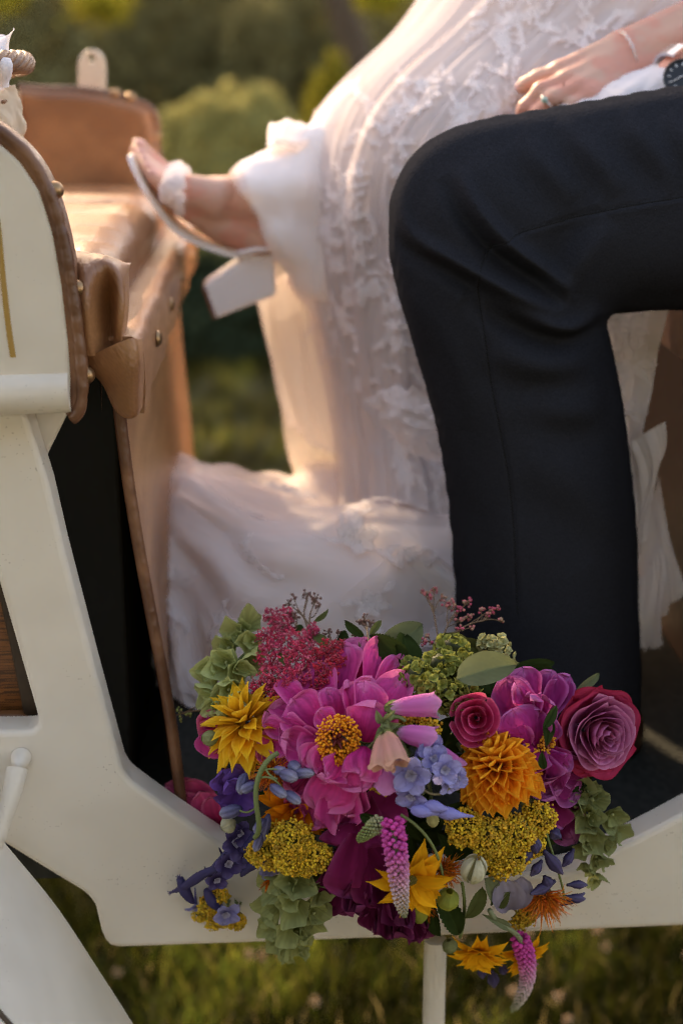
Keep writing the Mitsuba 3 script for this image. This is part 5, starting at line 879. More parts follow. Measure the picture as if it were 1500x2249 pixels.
rose('small bright pink rose above the orange dahlia', Q(1046, 1578, -.008), [-.2, -1, .45], 66 * .00037, sp, 10)
sp = [(0.15 + .07 * i, -.6, .9 - .05 * i, 2.6, i * 2.2, .05 + .02 * i, [np.array(x) * .95 for x in PR], PRE, 14, .4) for i in range(9)]
kr = sub(bq, 'rose', 'pink rose petals lying on the sill edge at the left of the bouquet')
for b, t, w, d in (((492, 1800), (366, 1726), 84, .052), ((488, 1806), (408, 1716), 74, .050), ((486, 1812), (438, 1742), 70, .036), ((490, 1815), (462, 1752), 52, .032), ((486, 1815), (392, 1752), 60, .042)):
    addp(kr, petal(P(*b, d + .01), P(*t, d), w * .00042, unit([-.3, -.8, .6]), 'obovate', .45, .10, .10, .08, na=19, nb=15), [np.array(x) * .9 for x in PR], edge=PRE, vein=.2, fine=.12)
sp = [(0.25 + .10 * i, -.6, .55 - .06 * i, 2.4, i * 2.2, .05 + .03 * i, [np.array(x) * .9 for x in PR], PRE, 12, .4) for i in range(8)]
rose('pink rose half hidden behind the yellow dahlia', Q(474, 1616, .014), [-.8, -.7, .0], 56 * .00037, sp, 13)
# --- dahlias
def dahlia(label, c, n, R, N, cols, L0, L1, W0, W1, tmax, prof, cup, seed, edge=None, name='dahlia', droop=0.0, squash=(1, 1), jitter=.1, curl=0.0):
    k = sub(bq, name, label); r = np.random.default_rng(seed); u, w, n0 = frame(n)
    for i in range(N):
        f = (i + 0.5) / N; th = tmax * math.sqrt(f); a = i * 2.39996 + r.normal(0, jitter * .5); o = u * math.cos(a) * squash[0] + w * math.sin(a) * squash[1]; o = unit(o)
        d = unit(n0 * math.cos(th) + o * math.sin(th) + np.array([0, 0, -droop]) * f + r.normal(0, jitter, 3) * .6); b = np.asarray(c) + (o * math.sin(th) * .42 + n0 * (math.cos(th) * .55 - .3)) * R * 0.55
        L = R * (L0 + (L1 - L0) * f) * r.uniform(.9, 1.1); upv = unit(n0 * math.sin(th) * 1.0 - o * math.cos(th) + n0 * .15); addp(k, petal(b, b + d * L, R * (W0 + (W1 - W0) * f), upv, prof, cup, .03, curl, .04, na=12, nb=7, r=r), [np.array(x) * (0.92 + .16 * f) for x in cols], edge=edge, vein=.12)
    return k
OR = [(0.62, 0.17, 0.005), (0.90, 0.37, 0.014), (0.95, 0.50, 0.035)]
dahlia('orange dahlia with many small cupped petals right of the middle', Q(1085, 1672, .000), unit([-.32, -.20, .95]), 116 * .00037, 120, OR, .42, .72, .26, .42, 2.15, 'cupped', 1.0, 31, (0.95, 0.50, 0.05), droop=.30, squash=(.95, 1.1), jitter=.06)
YE = [(0.62, 0.30, 0.008), (0.88, 0.52, 0.02), (0.92, 0.60, 0.035)]
dahlia('yellow dahlia with long pointed petals at the left of the big pink peony', Q(535, 1578, .006), unit([-.45, -.22, .92]), 112 * .00037, 74, YE, .55, .95, .24, .40, 2.0, 'lance', .5, 33, (0.92, 0.66, 0.08), droop=.50, jitter=.16)
OD = [(0.50, 0.10, 0.004), (0.80, 0.26, 0.008), (0.85, 0.33, 0.012)]
dahlia('orange dahlia half hidden behind the bluebells', Q(655, 1775, .014), unit([.0, -1, .1]), 84 * .00037, 34, OD, .5, .95, .26, .38, 1.7, 'ovate', .5, 34, droop=.1)
def star(label, c, n, R, N, cols, W, seed, center=(0.10, 0.085, 0.012), layers=2, tilt=.25):
    k = sub(bq, 'yellow_daisy', label); r = np.random.default_rng(seed); u, w, n0 = frame(n)
    for l in range(layers):
        for i in range(N):
            a = (i + l * .5) / N * 6.2832 + r.normal(0, .10); o = u * math.cos(a) + w * math.sin(a); d = unit(o + n0 * (tilt * (1 if l else .3) + r.normal(0, .14))); L = R * r.uniform(.85, 1.08) * (1 if l == 0 else .82); b = np.asarray(c) + o * R * .06
            addp(k, petal(b, b + d * L, R * W * r.uniform(.85, 1.1), n0, 'lance', .45, .06, .08, .05, na=15, nb=9, r=r, twist=r.normal(0, .3)), cols, vein=.12)
    ms = [ball(np.asarray(c) + n0 * R * .03 + (u * math.cos(q * 2.4) + w * math.sin(q * 2.4)) * R * .12 * math.sqrt(q / 40), R * .032, 0) for q in range(40)]; solid(k, 'disc', ms, [np.array(center) * r.uniform(.7, 1.5) for _ in ms], 'stuff')
    return k
YO = [(0.60, 0.27, 0.006), (0.80, 0.40, 0.012), (0.84, 0.46, 0.018)]
star('yellow orange star shaped daisy under the pink veronica spike', Q(903, 1932, -.030), unit([.12, -1, -.05]), 98 * .00037, 10, YO, .36, 51)
star('yellow daisy hanging lowest at the left of the lower veronica', Q(1050, 2090, -.010), unit([-.2, -.9, -.45]), 74 * .00037, 11, YO, .38, 52, tilt=.5)
star('yellow daisy behind the lower pink veronica spike', Q(1148, 2092, -.002), unit([.25, -.9, -.35]), 66 * .00037, 10, YO, .38, 53, tilt=.45)
# --- yarrow: domed heads of tiny florets
def yarrow(label, blobs, seed, tone=1.0):
    k = sub(bq, 'yarrow', label); r = np.random.default_rng(seed); ms, cs = [], []
    for px, py, rad, dy in blobs:
        c = Q(px, py, dy); R = rad * .00037; N = int(rad * rad * .13) + 14
        for i in range(N):
            th = 1.5 * math.sqrt((i + .5) / N); a = i * 2.39996; d = np.array([math.sin(th) * math.cos(a), -math.cos(th) * .75, math.sin(th) * math.sin(a)]); p = c + d * R * r.uniform(.86, 1.10); q = r.uniform(.0008, .0019); cc = np.array([.56, .38, .018]) * tone * r.uniform(.5, 1.35) * np.array([1, r.uniform(.82, 1.08), 1])
            if r.random() < .14: continue
            for j in range(4): ms.append(ball(p + r.normal(0, q * .75, 3), q * r.uniform(.55, .85), 0)); cs.append(cc * r.uniform(.8, 1.2))
        ms.append(ball(c + [0, .004, 0], R * .80, 2, (1, .5, 1))); cs.append(np.array([.05, .05, .008]))
        for i in range(5): e = r.normal(0, .25, 3); ms.append(tube(resample([c + [0, .03, .0] + e * .01, c + [0, .015, 0], c + e * R], 5), .0009, 5)); cs.append(np.array(STEM) * .8)
    solid(k, 'florets', ms, cs, 'stuff')
yarrow('mustard yellow yarrow head below the pink peony', [(590, 1868, 40, -.004), (640, 1840, 44, -.012), (690, 1880, 36, -.008), (640, 1885, 36, -.012), (600, 1830, 30, .002), (566, 1870, 26, .002), (668, 1895, 30, -.008)], 61)
yarrow('largest mustard yellow yarrow head under the orange dahlia', [(1020, 1815, 42, .0), (1075, 1835, 44, -.010), (1130, 1830, 42, -.012), (1180, 1795, 38, -.004), (1120, 1880, 40, -.012), (1085, 1868, 34, -.008), (1100, 1905, 26, -.006), (1160, 1850, 34, -.006)], 62)
yarrow('small yellow yarrow behind the blue delphinium at the lower left', [(460, 1985, 24, .004), (500, 2015, 24, .004), (470, 2025, 18, .006), (520, 2022, 20, .004), (480, 1965, 20, .006), (440, 2010, 16, .006)], 63, .9)
yarrow('small patch of yellow yarrow between the foxglove bells', [(915, 1592, 26, .004), (945, 1602, 22, .004), (890, 1586, 16, .006)], 64)
yarrow('tiny yarrow tuft under the pink peony', [(832, 1722, 18, .0), (850, 1728, 14, .002)], 65, .8)
yarrow('yarrow tuft under the orange safflower', [(1155, 2010, 22, .002), (1140, 2025, 18, .004)], 66, .8)
# --- spirea: fuzzy crimson clusters, and brown bud sprays
def spirea(label, blobs, cols, seed, hair=True, green=True):
    k = sub(bq, 'spirea', label); r = np.random.default_rng(seed); ms, cs = [], []; hv = []
    for px, py, rad, dy in blobs:
        c = Q(px, py, dy); R = rad * .00037; N = int(rad * rad * .11) + 8
        for i in range(N):
            d = unit(r.normal(0, 1, 3)); d[1] = -abs(d[1]); p = c + d * R * r.uniform(.55, 1.05) * [1, .6, 1]; cc = np.array(cols[r.integers(0, len(cols))]) * r.uniform(.6, 1.35)
            for j in range(3): ms.append(ball(p + r.normal(0, .0008, 3), r.uniform(.0005, .0010), 0)); cs.append(cc)
            if hair and r.random() < .8:
                for j in range(3): e = unit(d + r.normal(0, .6, 3)) * r.uniform(.002, .0036); s = np.cross(e, [0, 1, 0]); s = unit(s) * .00013; ms.append(trimesh.Trimesh([p - s, p + s, p + e], [[0, 1, 2], [2, 1, 0]], process=False)); cs.append(cc * 1.15)
        for i in range(4): e = r.normal(0, .4, 3); ms.append(tube(resample([c + np.array([e[0] * .01, .02, -.025]), c + e * R * .4, c + e * R], 5), .0005, 5)); cs.append(np.array([.12, .10, .05]))
    solid(k, 'florets', ms, cs, 'stuff')
CR = [(0.42, 0.018, 0.055), (0.50, 0.04, 0.10), (0.38, 0.03, 0.09), (0.50, 0.11, 0.17)]
spirea('fluffy crimson spirea cluster above the pink peony', [(598, 1352, 22, .010), (620, 1372, 28, .008), (632, 1345, 18, .010), (590, 1400, 34, .004), (640, 1410, 36, .000), (595, 1440, 36, .0), (650, 1450, 40, -.004), (680, 1390, 18, .006), (600, 1485, 36, .002), (650, 1490, 36, .0), (570, 1510, 26, .008), (615, 1525, 30, .006), (670, 1420, 26, .0), (688, 1380, 14, .006)], CR, 71)
spirea('red budded spirea tuft right of the fluffy cluster', [(700, 1440, 26, .004), (725, 1425, 28, .006), (715, 1470, 30, .004), (740, 1450, 22, .008), (745, 1420, 16, .010), (705, 1500, 22, .006), (725, 1490, 20, .008)], [(0.46, 0.016, 0.035), (0.40, 0.02, 0.05), (0.30, 0.04, 0.06)], 72, hair=False)
def spray(label, stems, cols, seed, rb=.0011):
    k = sub(bq, 'bud_spray', label); r = np.random.default_rng(seed); ms, cs = [], []
    for path, ends in stems:
        p = resample([Q(x, y, d) for x, y, d in path], 14); ms.append(tube(p, np.linspace(.0009, .0005, 14), 6)); cs.append(np.array([.12, .075, .04]))
        for ex, ey, rad, n in ends:
            c = Q(ex, ey, path[-1][2]); f = p[r.integers(6, 12)]; ms.append(tube(resample([f, (f + c) / 2 + r.normal(0, .001, 3), c], 6), .00045, 5)); cs.append(np.array([.12, .075, .04]))
            for i in range(n): q = c + unit(r.normal(0, 1, 3)) * rad * .00037 * r.uniform(.3, 1.0); ms.append(ball(q, rb * r.uniform(.7, 1.2), 1)); cs.append(np.array(cols[r.integers(0, len(cols))]) * r.uniform(.8, 1.2)); ms.append(tube([c, q], .0003, 4)); cs.append(np.array([.12, .08, .04]))
    solid(k, 'buds', ms, cs, 'stuff')
BB = [(0.15, 0.075, 0.055), (0.18, 0.09, 0.07), (0.12, 0.055, 0.04)]
spray('brown bud spray rising at the top left of the bouquet', [([(690, 1400, .01), (672, 1362, .01), (655, 1340, .01)], [(634, 1325, 18, 14), (645, 1312, 12, 9), (648, 1348, 14, 8)]), ([(690, 1400, .01), (668, 1350, .008), (674, 1315, .006)], [(674, 1305, 12, 12)]), ([(690, 1400, .01), (680, 1360, .006), (692, 1325, .004)], [(694, 1315, 16, 14), (700, 1330, 9, 7)]), ([(660, 1400, .006), (650, 1370, .006)], [(645, 1362, 13, 9), (652, 1355, 8, 5)])], BB, 81)
spray('small brown bud spray above the serrated leaf', [([(810, 1420, .01), (808, 1395, .01), (804, 1375, .01)], [(800, 1362, 16, 16), (815, 1368, 10, 9), (788, 1366, 9, 8)]), ([(735, 1440, .012), (728, 1410, .012), (722, 1395, .012)], [(722, 1390, 13, 10), (745, 1388, 10, 8), (705, 1400, 12, 8)]), ([(790, 1420, .014), (785, 1400, .014)], [(780, 1395, 9, 8)])], BB, 82)
PB = [(0.33, 0.10, 0.11), (0.40, 0.14, 0.13), (0.30, 0.19, 0.12), (0.38, 0.06, 0.11)]
spray('pinkish bud spray against the dark trouser leg', [([(965, 1420, .02), (955, 1360, .02), (948, 1325, .02)], [(940, 1308, 16, 16), (955, 1295, 10, 9), (930, 1300, 8, 6), (972, 1312, 10, 8)]), ([(970, 1410, .02), (985, 1370, .018), (1000, 1345, .016)], [(985, 1330, 18, 18), (1005, 1338, 16, 14), (1025, 1325, 14, 12), (1010, 1362, 14, 10), (1030, 1352, 14, 12)]), ([(980, 1405, .02), (1030, 1372, .016), (1080, 1360, .016)], [(1082, 1340, 12, 12), (1095, 1336, 9, 8), (1070, 1352, 12, 8), (1100, 1366, 8, 6), (1055, 1340, 12, 9)]), ([(960, 1420, .02), (935, 1405, .016)], [(930, 1410, 12, 10), (955, 1415, 12, 10), (940, 1395, 10, 8), (1010, 1385, 12, 9), (1035, 1378, 9, 7)])], PB, 83, .0012)
spray('thin green sprig at the left edge over the carpet', [([(450, 1560, .04), (410, 1565, .04), (385, 1572, .04)], [(395, 1560, 12, 6), (415, 1572, 12, 6), (400, 1580, 10, 5), (445, 1545, 12, 6)])], [(.16, .17, .04)], 84)
# --- bells of Ireland: ruffled green cups along a stem
BI = [(0.22, 0.25, 0.065), (0.34, 0.37, 0.13), (0.40, 0.43, 0.18)]
def cup(c, n, R, r, deep=1.35):
    u, w, n0 = frame(n); t = np.linspace(0.05, 1, 10)[:, None]; a = np.linspace(0, 2 * math.pi, 51)[None]; ph = r.uniform(0, 6.28)
    rr = R * (t ** .75) * (.98 + .30 * t ** 2 * (1 - np.abs(np.sin(a * 2.5 + ph))) ** 1.5 + .12 * t * np.sin(a * 2 + ph * 2) + .07 * t ** 2 * np.sin(a * 3 + ph * 5)); hh = R * deep * (t ** 1.6) * (1 + .07 * t * np.sin(a * 5 + ph + 1.2) + .24 * np.sin(a * 2 + ph) * t + .10 * np.sin(a * 3 + ph * 3)) - R * .35
    return np.asarray(c) + (rr * np.cos(a))[..., None] * u + (rr * np.sin(a))[..., None] * w + hh[..., None] * n0, t + 0 * a, np.sin(a * 5) * .5 + 0 * t
def bells(label, path, spots, seed, tone=1.0):
    k = sub(bq, 'bells_of_ireland', label); r = np.random.default_rng(seed); put(k, 'stem', tube(resample([Q(x, y, d) for x, y, d in path], 14), .0016, 8), 'plant_solid', color=np.tile(STEM, (14 * 8 + 2, 1)))
    for x, y, rad, nx, nz, dy in [s for s0 in spots for s in (s0, (s0[0] + r.uniform(-16, 16), s0[1] + r.uniform(-14, 14), s0[2] * .66, s0[3] + r.normal(0, .5), s0[4] + r.normal(0, .5), s0[5] - .003))]:
        G, u, v = cup(Q(x, y, dy), unit([nx, -1, nz]), rad * .00037, r); put(k, 'bell', gmesh(G), 'petal', color=pcol([np.array(b) * tone for b in BI], u, v, vein=.18, r=r)); c0 = Q(x, y, dy)
        solid(k, 'seed', [ball(c0 + [0, -.002, 0], .0016, 1)], [np.array([.26, .28, .12])])
bells('pale green bells of Ireland at the top left beside the crimson spirea', [(560, 1420, .02), (510, 1470, .02), (490, 1560, .02)],
      [(545, 1372, 28, .3, .9, .02), (520, 1392, 30, -.7, .6, .02), (505, 1420, 28, -.8, .3, .02), (545, 1410, 28, .2, .2, .008), (548, 1445, 28, .4, -.2, .006), (500, 1460, 36, -.4, .4, .004), (470, 1480, 32, -.9, .2, .010), (520, 1470, 30, .3, .0, .0), (465, 1515, 30, -.8, -.2, .010), (500, 1505, 32, .0, -.2, .0), (480, 1540, 26, -.5, -.5, .004), (510, 1530, 24, .4, -.4, .0), (490, 1560, 18, -.1, -.9, .004), (475, 1562, 14, -.5, -.9, .006)], 91, 1.15)
bells('pale green bells of Ireland hanging over the sill at the bottom', [(660, 1890, .006), (640, 1990, .006), (635, 2100, .006)],
      [(610, 1945, 34, -.8, .2, .006), (650, 1930, 38, .0, .4, -.006), (690, 1945, 34, .8, .2, .004), (605, 1990, 34, -.8, .1, .004), (645, 1985, 36, -.1, .1, -.012), (680, 1990, 32, .7, .0, -.004), (600, 2025, 28, -.8, -.2, .004), (640, 2035, 32, -.1, -.1, -.012), (672, 2030, 28, .6, -.2, -.004), (615, 2060, 26, -.5, -.4, .0), (645, 2075, 24, .2, -.5, -.006), (620, 2085, 18, -.4, -.7, .0), (632, 2100, 16, .1, -.9, -.002), (660, 2055, 20, .5, -.5, -.002)], 92, .85)
bells('olive green bells of Ireland drooping at the right end of the bouquet', [(1260, 1715, .03), (1300, 1800, .022), (1300, 1935, .02)],
      [(1275, 1735, 28, -.1, .4, .02), (1300, 1755, 26, .6, .3, .02), (1262, 1770, 26, -.6, .1, .02), (1290, 1790, 30, -.2, .1, .012), (1330, 1800, 30, .7, .3, .02), (1350, 1825, 26, .9, -.1, .024), (1300, 1835, 30, .0, .0, .010), (1325, 1845, 24, .6, -.3, .016), (1280, 1860, 20, -.5, -.3, .014), (1308, 1880, 22, .2, -.4, .010), (1325, 1890, 16, .7, -.5, .014), (1285, 1900, 14, -.5, -.6, .014), (1312, 1925, 20, .3, -.9, .014), (1295, 1910, 12, -.1, -.8, .012)], 93, .68)
# --- hydrangea: green four petalled florets crowded together
def hydrangea(label, blobs, cols, seed):
    k = sub(bq, 'hydrangea', label); r = np.random.default_rng(seed)
    for px, py, rad, dy in blobs:
        N = int(rad * rad * .016) + 5
        for i in range(N):
            th = 1.45 * math.sqrt((i + .5) / N); a = i * 2.39996 + px; d = np.array([math.sin(th) * math.cos(a), -math.cos(th) * .8, math.sin(th) * math.sin(a)]); c = Q(px, py, dy) + d * rad * .00037; n = unit(d + r.normal(0, .35, 3)); u, w, n0 = frame(n); a0 = r.uniform(0, 1.57); Gs, Us, Vs = [], [], []; s = r.uniform(.0042, .0062)
            for j in range(4):
                o = u * math.cos(a0 + j * 1.571) + w * math.sin(a0 + j * 1.571); g, uu, vv = petal(c, c + unit(o + n0 * r.uniform(.3, 1.2)) * s * r.uniform(.8, 1.2), s * 1.05, n0, 'round', .5, .05, .1, .1, na=7, nb=6, r=r); Gs.append(gmesh(g)); Us.append(pcol([np.array(x) * r.uniform(.75, 1.2) for x in cols], uu, vv, r=r))
            put(k, 'floret', cat(Gs), 'petal', color=np.vstack(Us))
        solid(k, 'core', [ball(Q(px, py, dy + .006), rad * .00030, 1)], [np.array([.04, .05, .012])])
hydrangea('olive green hydrangea florets right of the big pink peony', [(990, 1430, 36, .006), (965, 1465, 38, .002), (1000, 1480, 32, .0), (915, 1490, 34, .002), (950, 1510, 34, -.004), (990, 1530, 32, -.004), (1020, 1515, 26, -.002), (1010, 1540, 20, -.004), (900, 1465, 20, .008)], [(.15, .17, .030), (.25, .27, .065), (.29, .31, .085)], 101)
hydrangea('pale cream green hydrangea tip behind the broad grey leaf', [(1090, 1425, 28, .014), (1105, 1445, 22, .012), (1070, 1415, 18, .016)], [(.36, .36, .16), (.46, .46, .24)], 102)
# --- delphinium florets
DB = [(0.23, 0.21, 0.46), (0.30, 0.285, 0.57), (0.39, 0.37, 0.64)]; DV = [(0.036, 0.025, 0.080), (0.062, 0.045, 0.14), (0.13, 0.108, 0.26)]
def delph(k, px, py, rad, n, cols, dy, r, spur=True, white=(0.40, 0.37, 0.50)):
    c = Q(px, py, dy); u, w, n0 = frame(n); R = rad * .00037; f = sub3(k, 'floret'); Gs, Cs = [], []; a0 = r.uniform(0, 6)
    for j in range(5):
        o = u * math.cos(a0 + j * 1.2566) + w * math.sin(a0 + j * 1.2566); g, uu, vv = petal(c, c + unit(o + n0 * r.uniform(.1, .5)) * R * r.uniform(.9, 1.1), R * .85, n0, 'round', .35, .06, .06, .12, na=11, nb=9, r=r); Gs.append(gmesh(g)); Cs.append(pcol(cols, uu, vv, vein=.18, r=r))
    for j in range(4):
        o = u * math.cos(a0 + .6 + j * 1.571) + w * math.sin(a0 + .6 + j * 1.571); g, uu, vv = petal(c + n0 * .001, c + unit(o + n0 * 1.0) * R * .42, R * .36, n0, 'round', .4, .06, .1, .15, na=7, nb=6, r=r); Gs.append(gmesh(g)); Cs.append(pcol([np.array(white) * .6, white], uu, vv, r=r))
    if spur: e = unit(-n0 + r.normal(0, .3, 3)); p = resample([c, c + e * R * .6, c + e * R * 1.3 + [0, 0, R * .2]], 8); t = tube(p, np.linspace(R * .16, R * .04, 8), 7); Gs.append(t); Cs.append(np.tile(np.array(cols[0]) * .8, (len(t.vertices), 1)))
    scene[f] = mikit.ply(cat(Gs), 'petal', smooth=True, color=np.vstack(Cs))
def sub3(k, name): return numbered(f'{k}__{name}')
def stemp(k, pts, rad=.0011, col=STEM, name='stem'): p = resample([Q(x, y, d) for x, y, d in pts], 14); put(k, name, tube(p, rad, 7), 'plant_solid', color=np.tile(col, (14 * 7 + 2, 1)))
k = sub(bq, 'delphinium', 'light blue delphinium florets in front of the middle'); r_ = np.random.default_rng(111)
for px, py, rad, n, dy in [(945, 1645, 34, [0, -1, .5], -.028), (905, 1700, 46, [-.3, -1, .1], -.030), (975, 1690, 36, [.2, -1, .2], -.034), (1000, 1710, 30, [.6, -1, .0], -.028), (905, 1745, 38, [-.4, -1, -.3], -.022), (950, 1665, 30, [.3, -1, .3], -.032), (985, 1720, 26, [.4, -1, -.2], -.03)]: delph(k, px, py, rad, n, DB, dy, r_)
for px, py, L, a in [(940, 1785, 34, 0.05), (965, 1775, 30, .5), (1000, 1790, 40, 0.0)]:
    b = [(px - L, py - 6), (px + L, py + 4)]; m = tube(resample([Q(*b[0], -.028), Q(px, py, -.034), Q(*b[1], -.028)], 10), [.0030, .0046, .0052, .0048, .0036, .0024, .0017, .0013, .0011, .0006], 10); put(k, 'bud', m, 'plant_solid', color=np.tile([.20, .19, .45], (len(m.vertices), 1)))
stemp(k, [(990, 1730, -.03), (950, 1745, -.03), (930, 1735, -.028)], .0009, (.16, .13, .06))
k = sub(bq, 'delphinium', 'violet blue delphinium hanging over the cream panel at the lower left'); r_ = np.random.default_rng(112)
for px, py, rad, n, dy in [(515, 1850, 40, [.6, -1, .3], -.002), (500, 1895, 36, [.4, -1, .1], -.006), (475, 1930, 30, [.3, -1, -.2], -.004), (430, 1990, 28, [.1, -.8, -.9], .0), (495, 2005, 36, [.2, -1, -.2], -.008), (590, 1905, 30, [.3, -1, -.4], .0), (540, 1880, 30, [.2, -1, .0], .002), (530, 1830, 30, [-.3, -1, .4], .004)]: delph(k, px, py, rad, n, DV if px < 560 and py < 1990 else [np.array(c) * .85 for c in DB], dy, r_)
for pts, w in [([(500, 1870, -.004), (480, 1900, -.006), (455, 1925, -.004)], 1), ([(490, 1905, -.008), (440, 1925, -.008), (410, 1945, -.006), (378, 1960, -.004)], 1), ([(395, 1930, -.002), (408, 1960, -.004), (425, 1985, -.004)], 1.2), ([(455, 1955, -.004), (470, 1985, -.006), (490, 2000, -.006)], 1.2), ([(560, 1865, .0), (530, 1890, .0), (500, 1890, -.002)], 1), ([(560, 1830, .0), (545, 1860, .0), (520, 1870, .0)], 1.1), ([(600, 1880, .004), (560, 1895, .002), (530, 1925, .002)], 1.2)]:
    p = resample([Q(x, y, d) for x, y, d in pts], 12); m = tube(p, np.interp(np.linspace(0, 1, 12), [0, .5, .85, 1], [.0026, .0045, .0028, .0010]) * w, 9); put(k, 'bud', m, 'plant_solid', color=np.tile([.028, .022, .085], (len(m.vertices), 1)))
for x0, y0, a in ((378, 1960, 3.5), (395, 1930, 2.1)):
    for j in range(3): e = unit([math.cos(a + .5 * (j - 1)), -.1, -math.sin(a + .5 * (j - 1)) * -1]); c = Q(x0, y0, -.004); m = tube([c, c + e * .004], [.0008, .0003], 5); put(k, 'bract', m, 'plant_solid', color=np.tile([.05, .04, .12], (len(m.vertices), 1)))
# --- bluebells and dark buds
def buds(label, name, items, stems, cols, seed, shape=(.45, .9, 1.0, .8, .55), rad=.0042):
    k = sub(bq, name, label); r = np.random.default_rng(seed)
    for pts, sr in stems: stemp(k, pts, sr)
    for (x0, y0, x1, y1, d, wd) in items:
        a, b = Q(x0, y0, d), Q(x1, y1, d - .003); p = resample([a, (a + b) / 2 + r.normal(0, .0006, 3), b], 16); q = np.interp(np.linspace(0, 1, 16), np.linspace(0, 1, len(shape)), shape) * rad * wd; m = tube(p, q, 14); nv = len(m.vertices); st = np.tile(1 + .35 * np.cos(np.arange(14) / 14 * 6.283 * 6), 16); c = shade(cols, np.repeat(np.linspace(0, 1, 16), 14)) * st[:, None]
        put(k, 'bud', m, 'plant_solid', color=np.clip(np.vstack([c, c[:1], c[-1:]]), 0, .9))
    return k
buds('drooping violet bluebells on a curved green stem', 'bluebell', [(565, 1722, 530, 1738, -.026, 1.0), (540, 1700, 528, 1745, -.022, 1.1), (640, 1705, 690, 1700, -.02, 1.0), (625, 1740, 660, 1765, -.026, 1.0), (595, 1725, 630, 1750, -.028, 1.0), (640, 1675, 660, 1695, -.016, 1.2), (615, 1700, 652, 1712, -.026, 1.2), (530, 1775, 484, 1788, -.02, 1.3), (580, 1800, 560, 1830, -.02, 1.0), (590, 1790, 575, 1850, -.016, .9), (575, 1830, 560, 1870, -.02, .9), (600, 1690, 628, 1695, -.02, .9)],
     [([(610, 1655, -.014), (575, 1690, -.026), (562, 1745, -.03), (568, 1800, -.03), (560, 1840, -.024)], .0021), ([(570, 1710, -.026), (600, 1712, -.028), (625, 1740, -.026)], .0008), ([(572, 1695, -.026), (600, 1690, -.024), (630, 1700, -.024)], .0008), ([(565, 1770, -.03), (540, 1785, -.026), (525, 1780, -.022)], .0008), ([(585, 1675, -.02), (590, 1700, -.026), (610, 1712, -.026)], .0008)], [(.035, .032, .085), (.09, .086, .17), (.22, .215, .29)], 121, (.35, .85, 1.0, .95, .9, .3))
buds('dark violet delphinium buds hanging at the right above the cream sill', 'dark_buds', [(1175, 1855, 1140, 1905, -.018, 1.25), (1168, 1835, 1178, 1875, -.02, 1.3), (1195, 1870, 1235, 1920, -.022, 1.3), (1225, 1820, 1212, 1845, -.01, 1.5), (1260, 1865, 1235, 1905, -.008, 1.0), (1220, 1935, 1165, 1965, -.024, 1.1), (1240, 1970, 1285, 1975, -.016, 1.0), (1230, 1990, 1285, 1962, -.014, .8), (1245, 1945, 1290, 1945, -.012, .9), (1190, 1890, 1165, 1925, -.022, 1.0), (1195, 1925, 1205, 1945, -.02, 1.1), (1080, 2135, 1085, 2170, -.008, 1.3), (1065, 2120, 1060, 2150, -.006, 1.0), (1100, 2120, 1110, 2140, -.006, 1.0)],
     [([(1200, 1830, -.012), (1215, 1880, -.018), (1230, 1930, -.02), (1240, 1980, -.016)], .0010)], [(.022, .016, .050), (.040, .030, .085), (.075, .062, .13)], 122, (.3, .5, .9, 1.0, .6, .2))
# --- violet ruffled flower behind the bluebells
k = sub(bq, 'lisianthus', 'deep violet ruffled flower behind the bluebells'); VI = [(.080, .030, .17), (.125, .055, .26), (.165, .085, .32)]
for b, t, w, d in [((510, 1730), (488, 1690), 80, .006), ((515, 1740), (540, 1690), 70, .008), ((510, 1740), (480, 1745), 76, .004), ((520, 1740), (520, 1780), 84, .0), ((520, 1720), (515, 1690), 64, -.004), ((520, 1740), (560, 1770), 76, .004), ((515, 1745), (495, 1780), 70, .002), ((520, 1735), (500, 1715), 50, -.010), ((530, 1735), (540, 1715), 50, -.010)]: addp(k, petal(Q(*b, d + .008), Q(*t, d), w * .00037, unit(TOCAM + RB.normal(0, .2, 3)), 'obovate', .4, .12, .1, .3, na=15, nb=13), VI, vein=.2)
# --- foxglove bells
def foxglove(label, items, seed):
    k = sub(bq, 'foxglove', label); r = np.random.default_rng(seed)
    for (x0, y0, x1, y1, d0, d1, wd, cols) in items:
        a, b = Q(x0, y0, d0), Q(x1, y1, d1); p = resample([a, (a + b) / 2 + [0, -.002, .001], b], 20); q = np.interp(np.linspace(0, 1, 20), [0, .12, .35, .75, .92, 1], [.0025, .0050, .0078, .0095, .0096, .0112]) * wd; m = tube(p, q, 20, cap=False); V = m.vertices.reshape(20, 20, 3); an = np.arange(20) / 20 * 6.283; V[-3:] += (unit(b - a) * .0022)[None, None] * np.sin(an * 4 + r.uniform(0, 6))[None, :, None] * np.array([.3, .6, 1.0])[:, None, None]
        c = shade(cols, np.repeat(np.linspace(0, 1, 20), 20)) * (1 + .10 * np.cos(np.tile(an, 20) * 7))[:, None]; put(k, 'bell', trimesh.Trimesh(V.reshape(-1, 3), m.faces, process=False), 'petal', color=np.clip(c, 0, .9))
        for j in range(5): o = unit(b - a); sd = unit(np.cross(o, [0, 1, 0])) * math.cos(j * 1.2566) + unit(np.cross(o, np.cross(o, [0, 1, 0]))) * math.sin(j * 1.2566); addp(k, petal(a - o * .003 + sd * .001, a + o * .010 + sd * .0062 * wd, .0055, sd, 'lance', .3, .1, .05, .05, na=9, nb=6, r=r), [(.13, .15, .05), (.20, .22, .09)], name='sepal', bsdf='leafy')
    return k
FP = [(.60, .36, .52), (.52, .14, .40), (.54, .16, .42), (.60, .25, .48)]; FC = [(.40, .30, .18), (.52, .26, .22), (.58, .30, .26), (.58, .34, .24)]
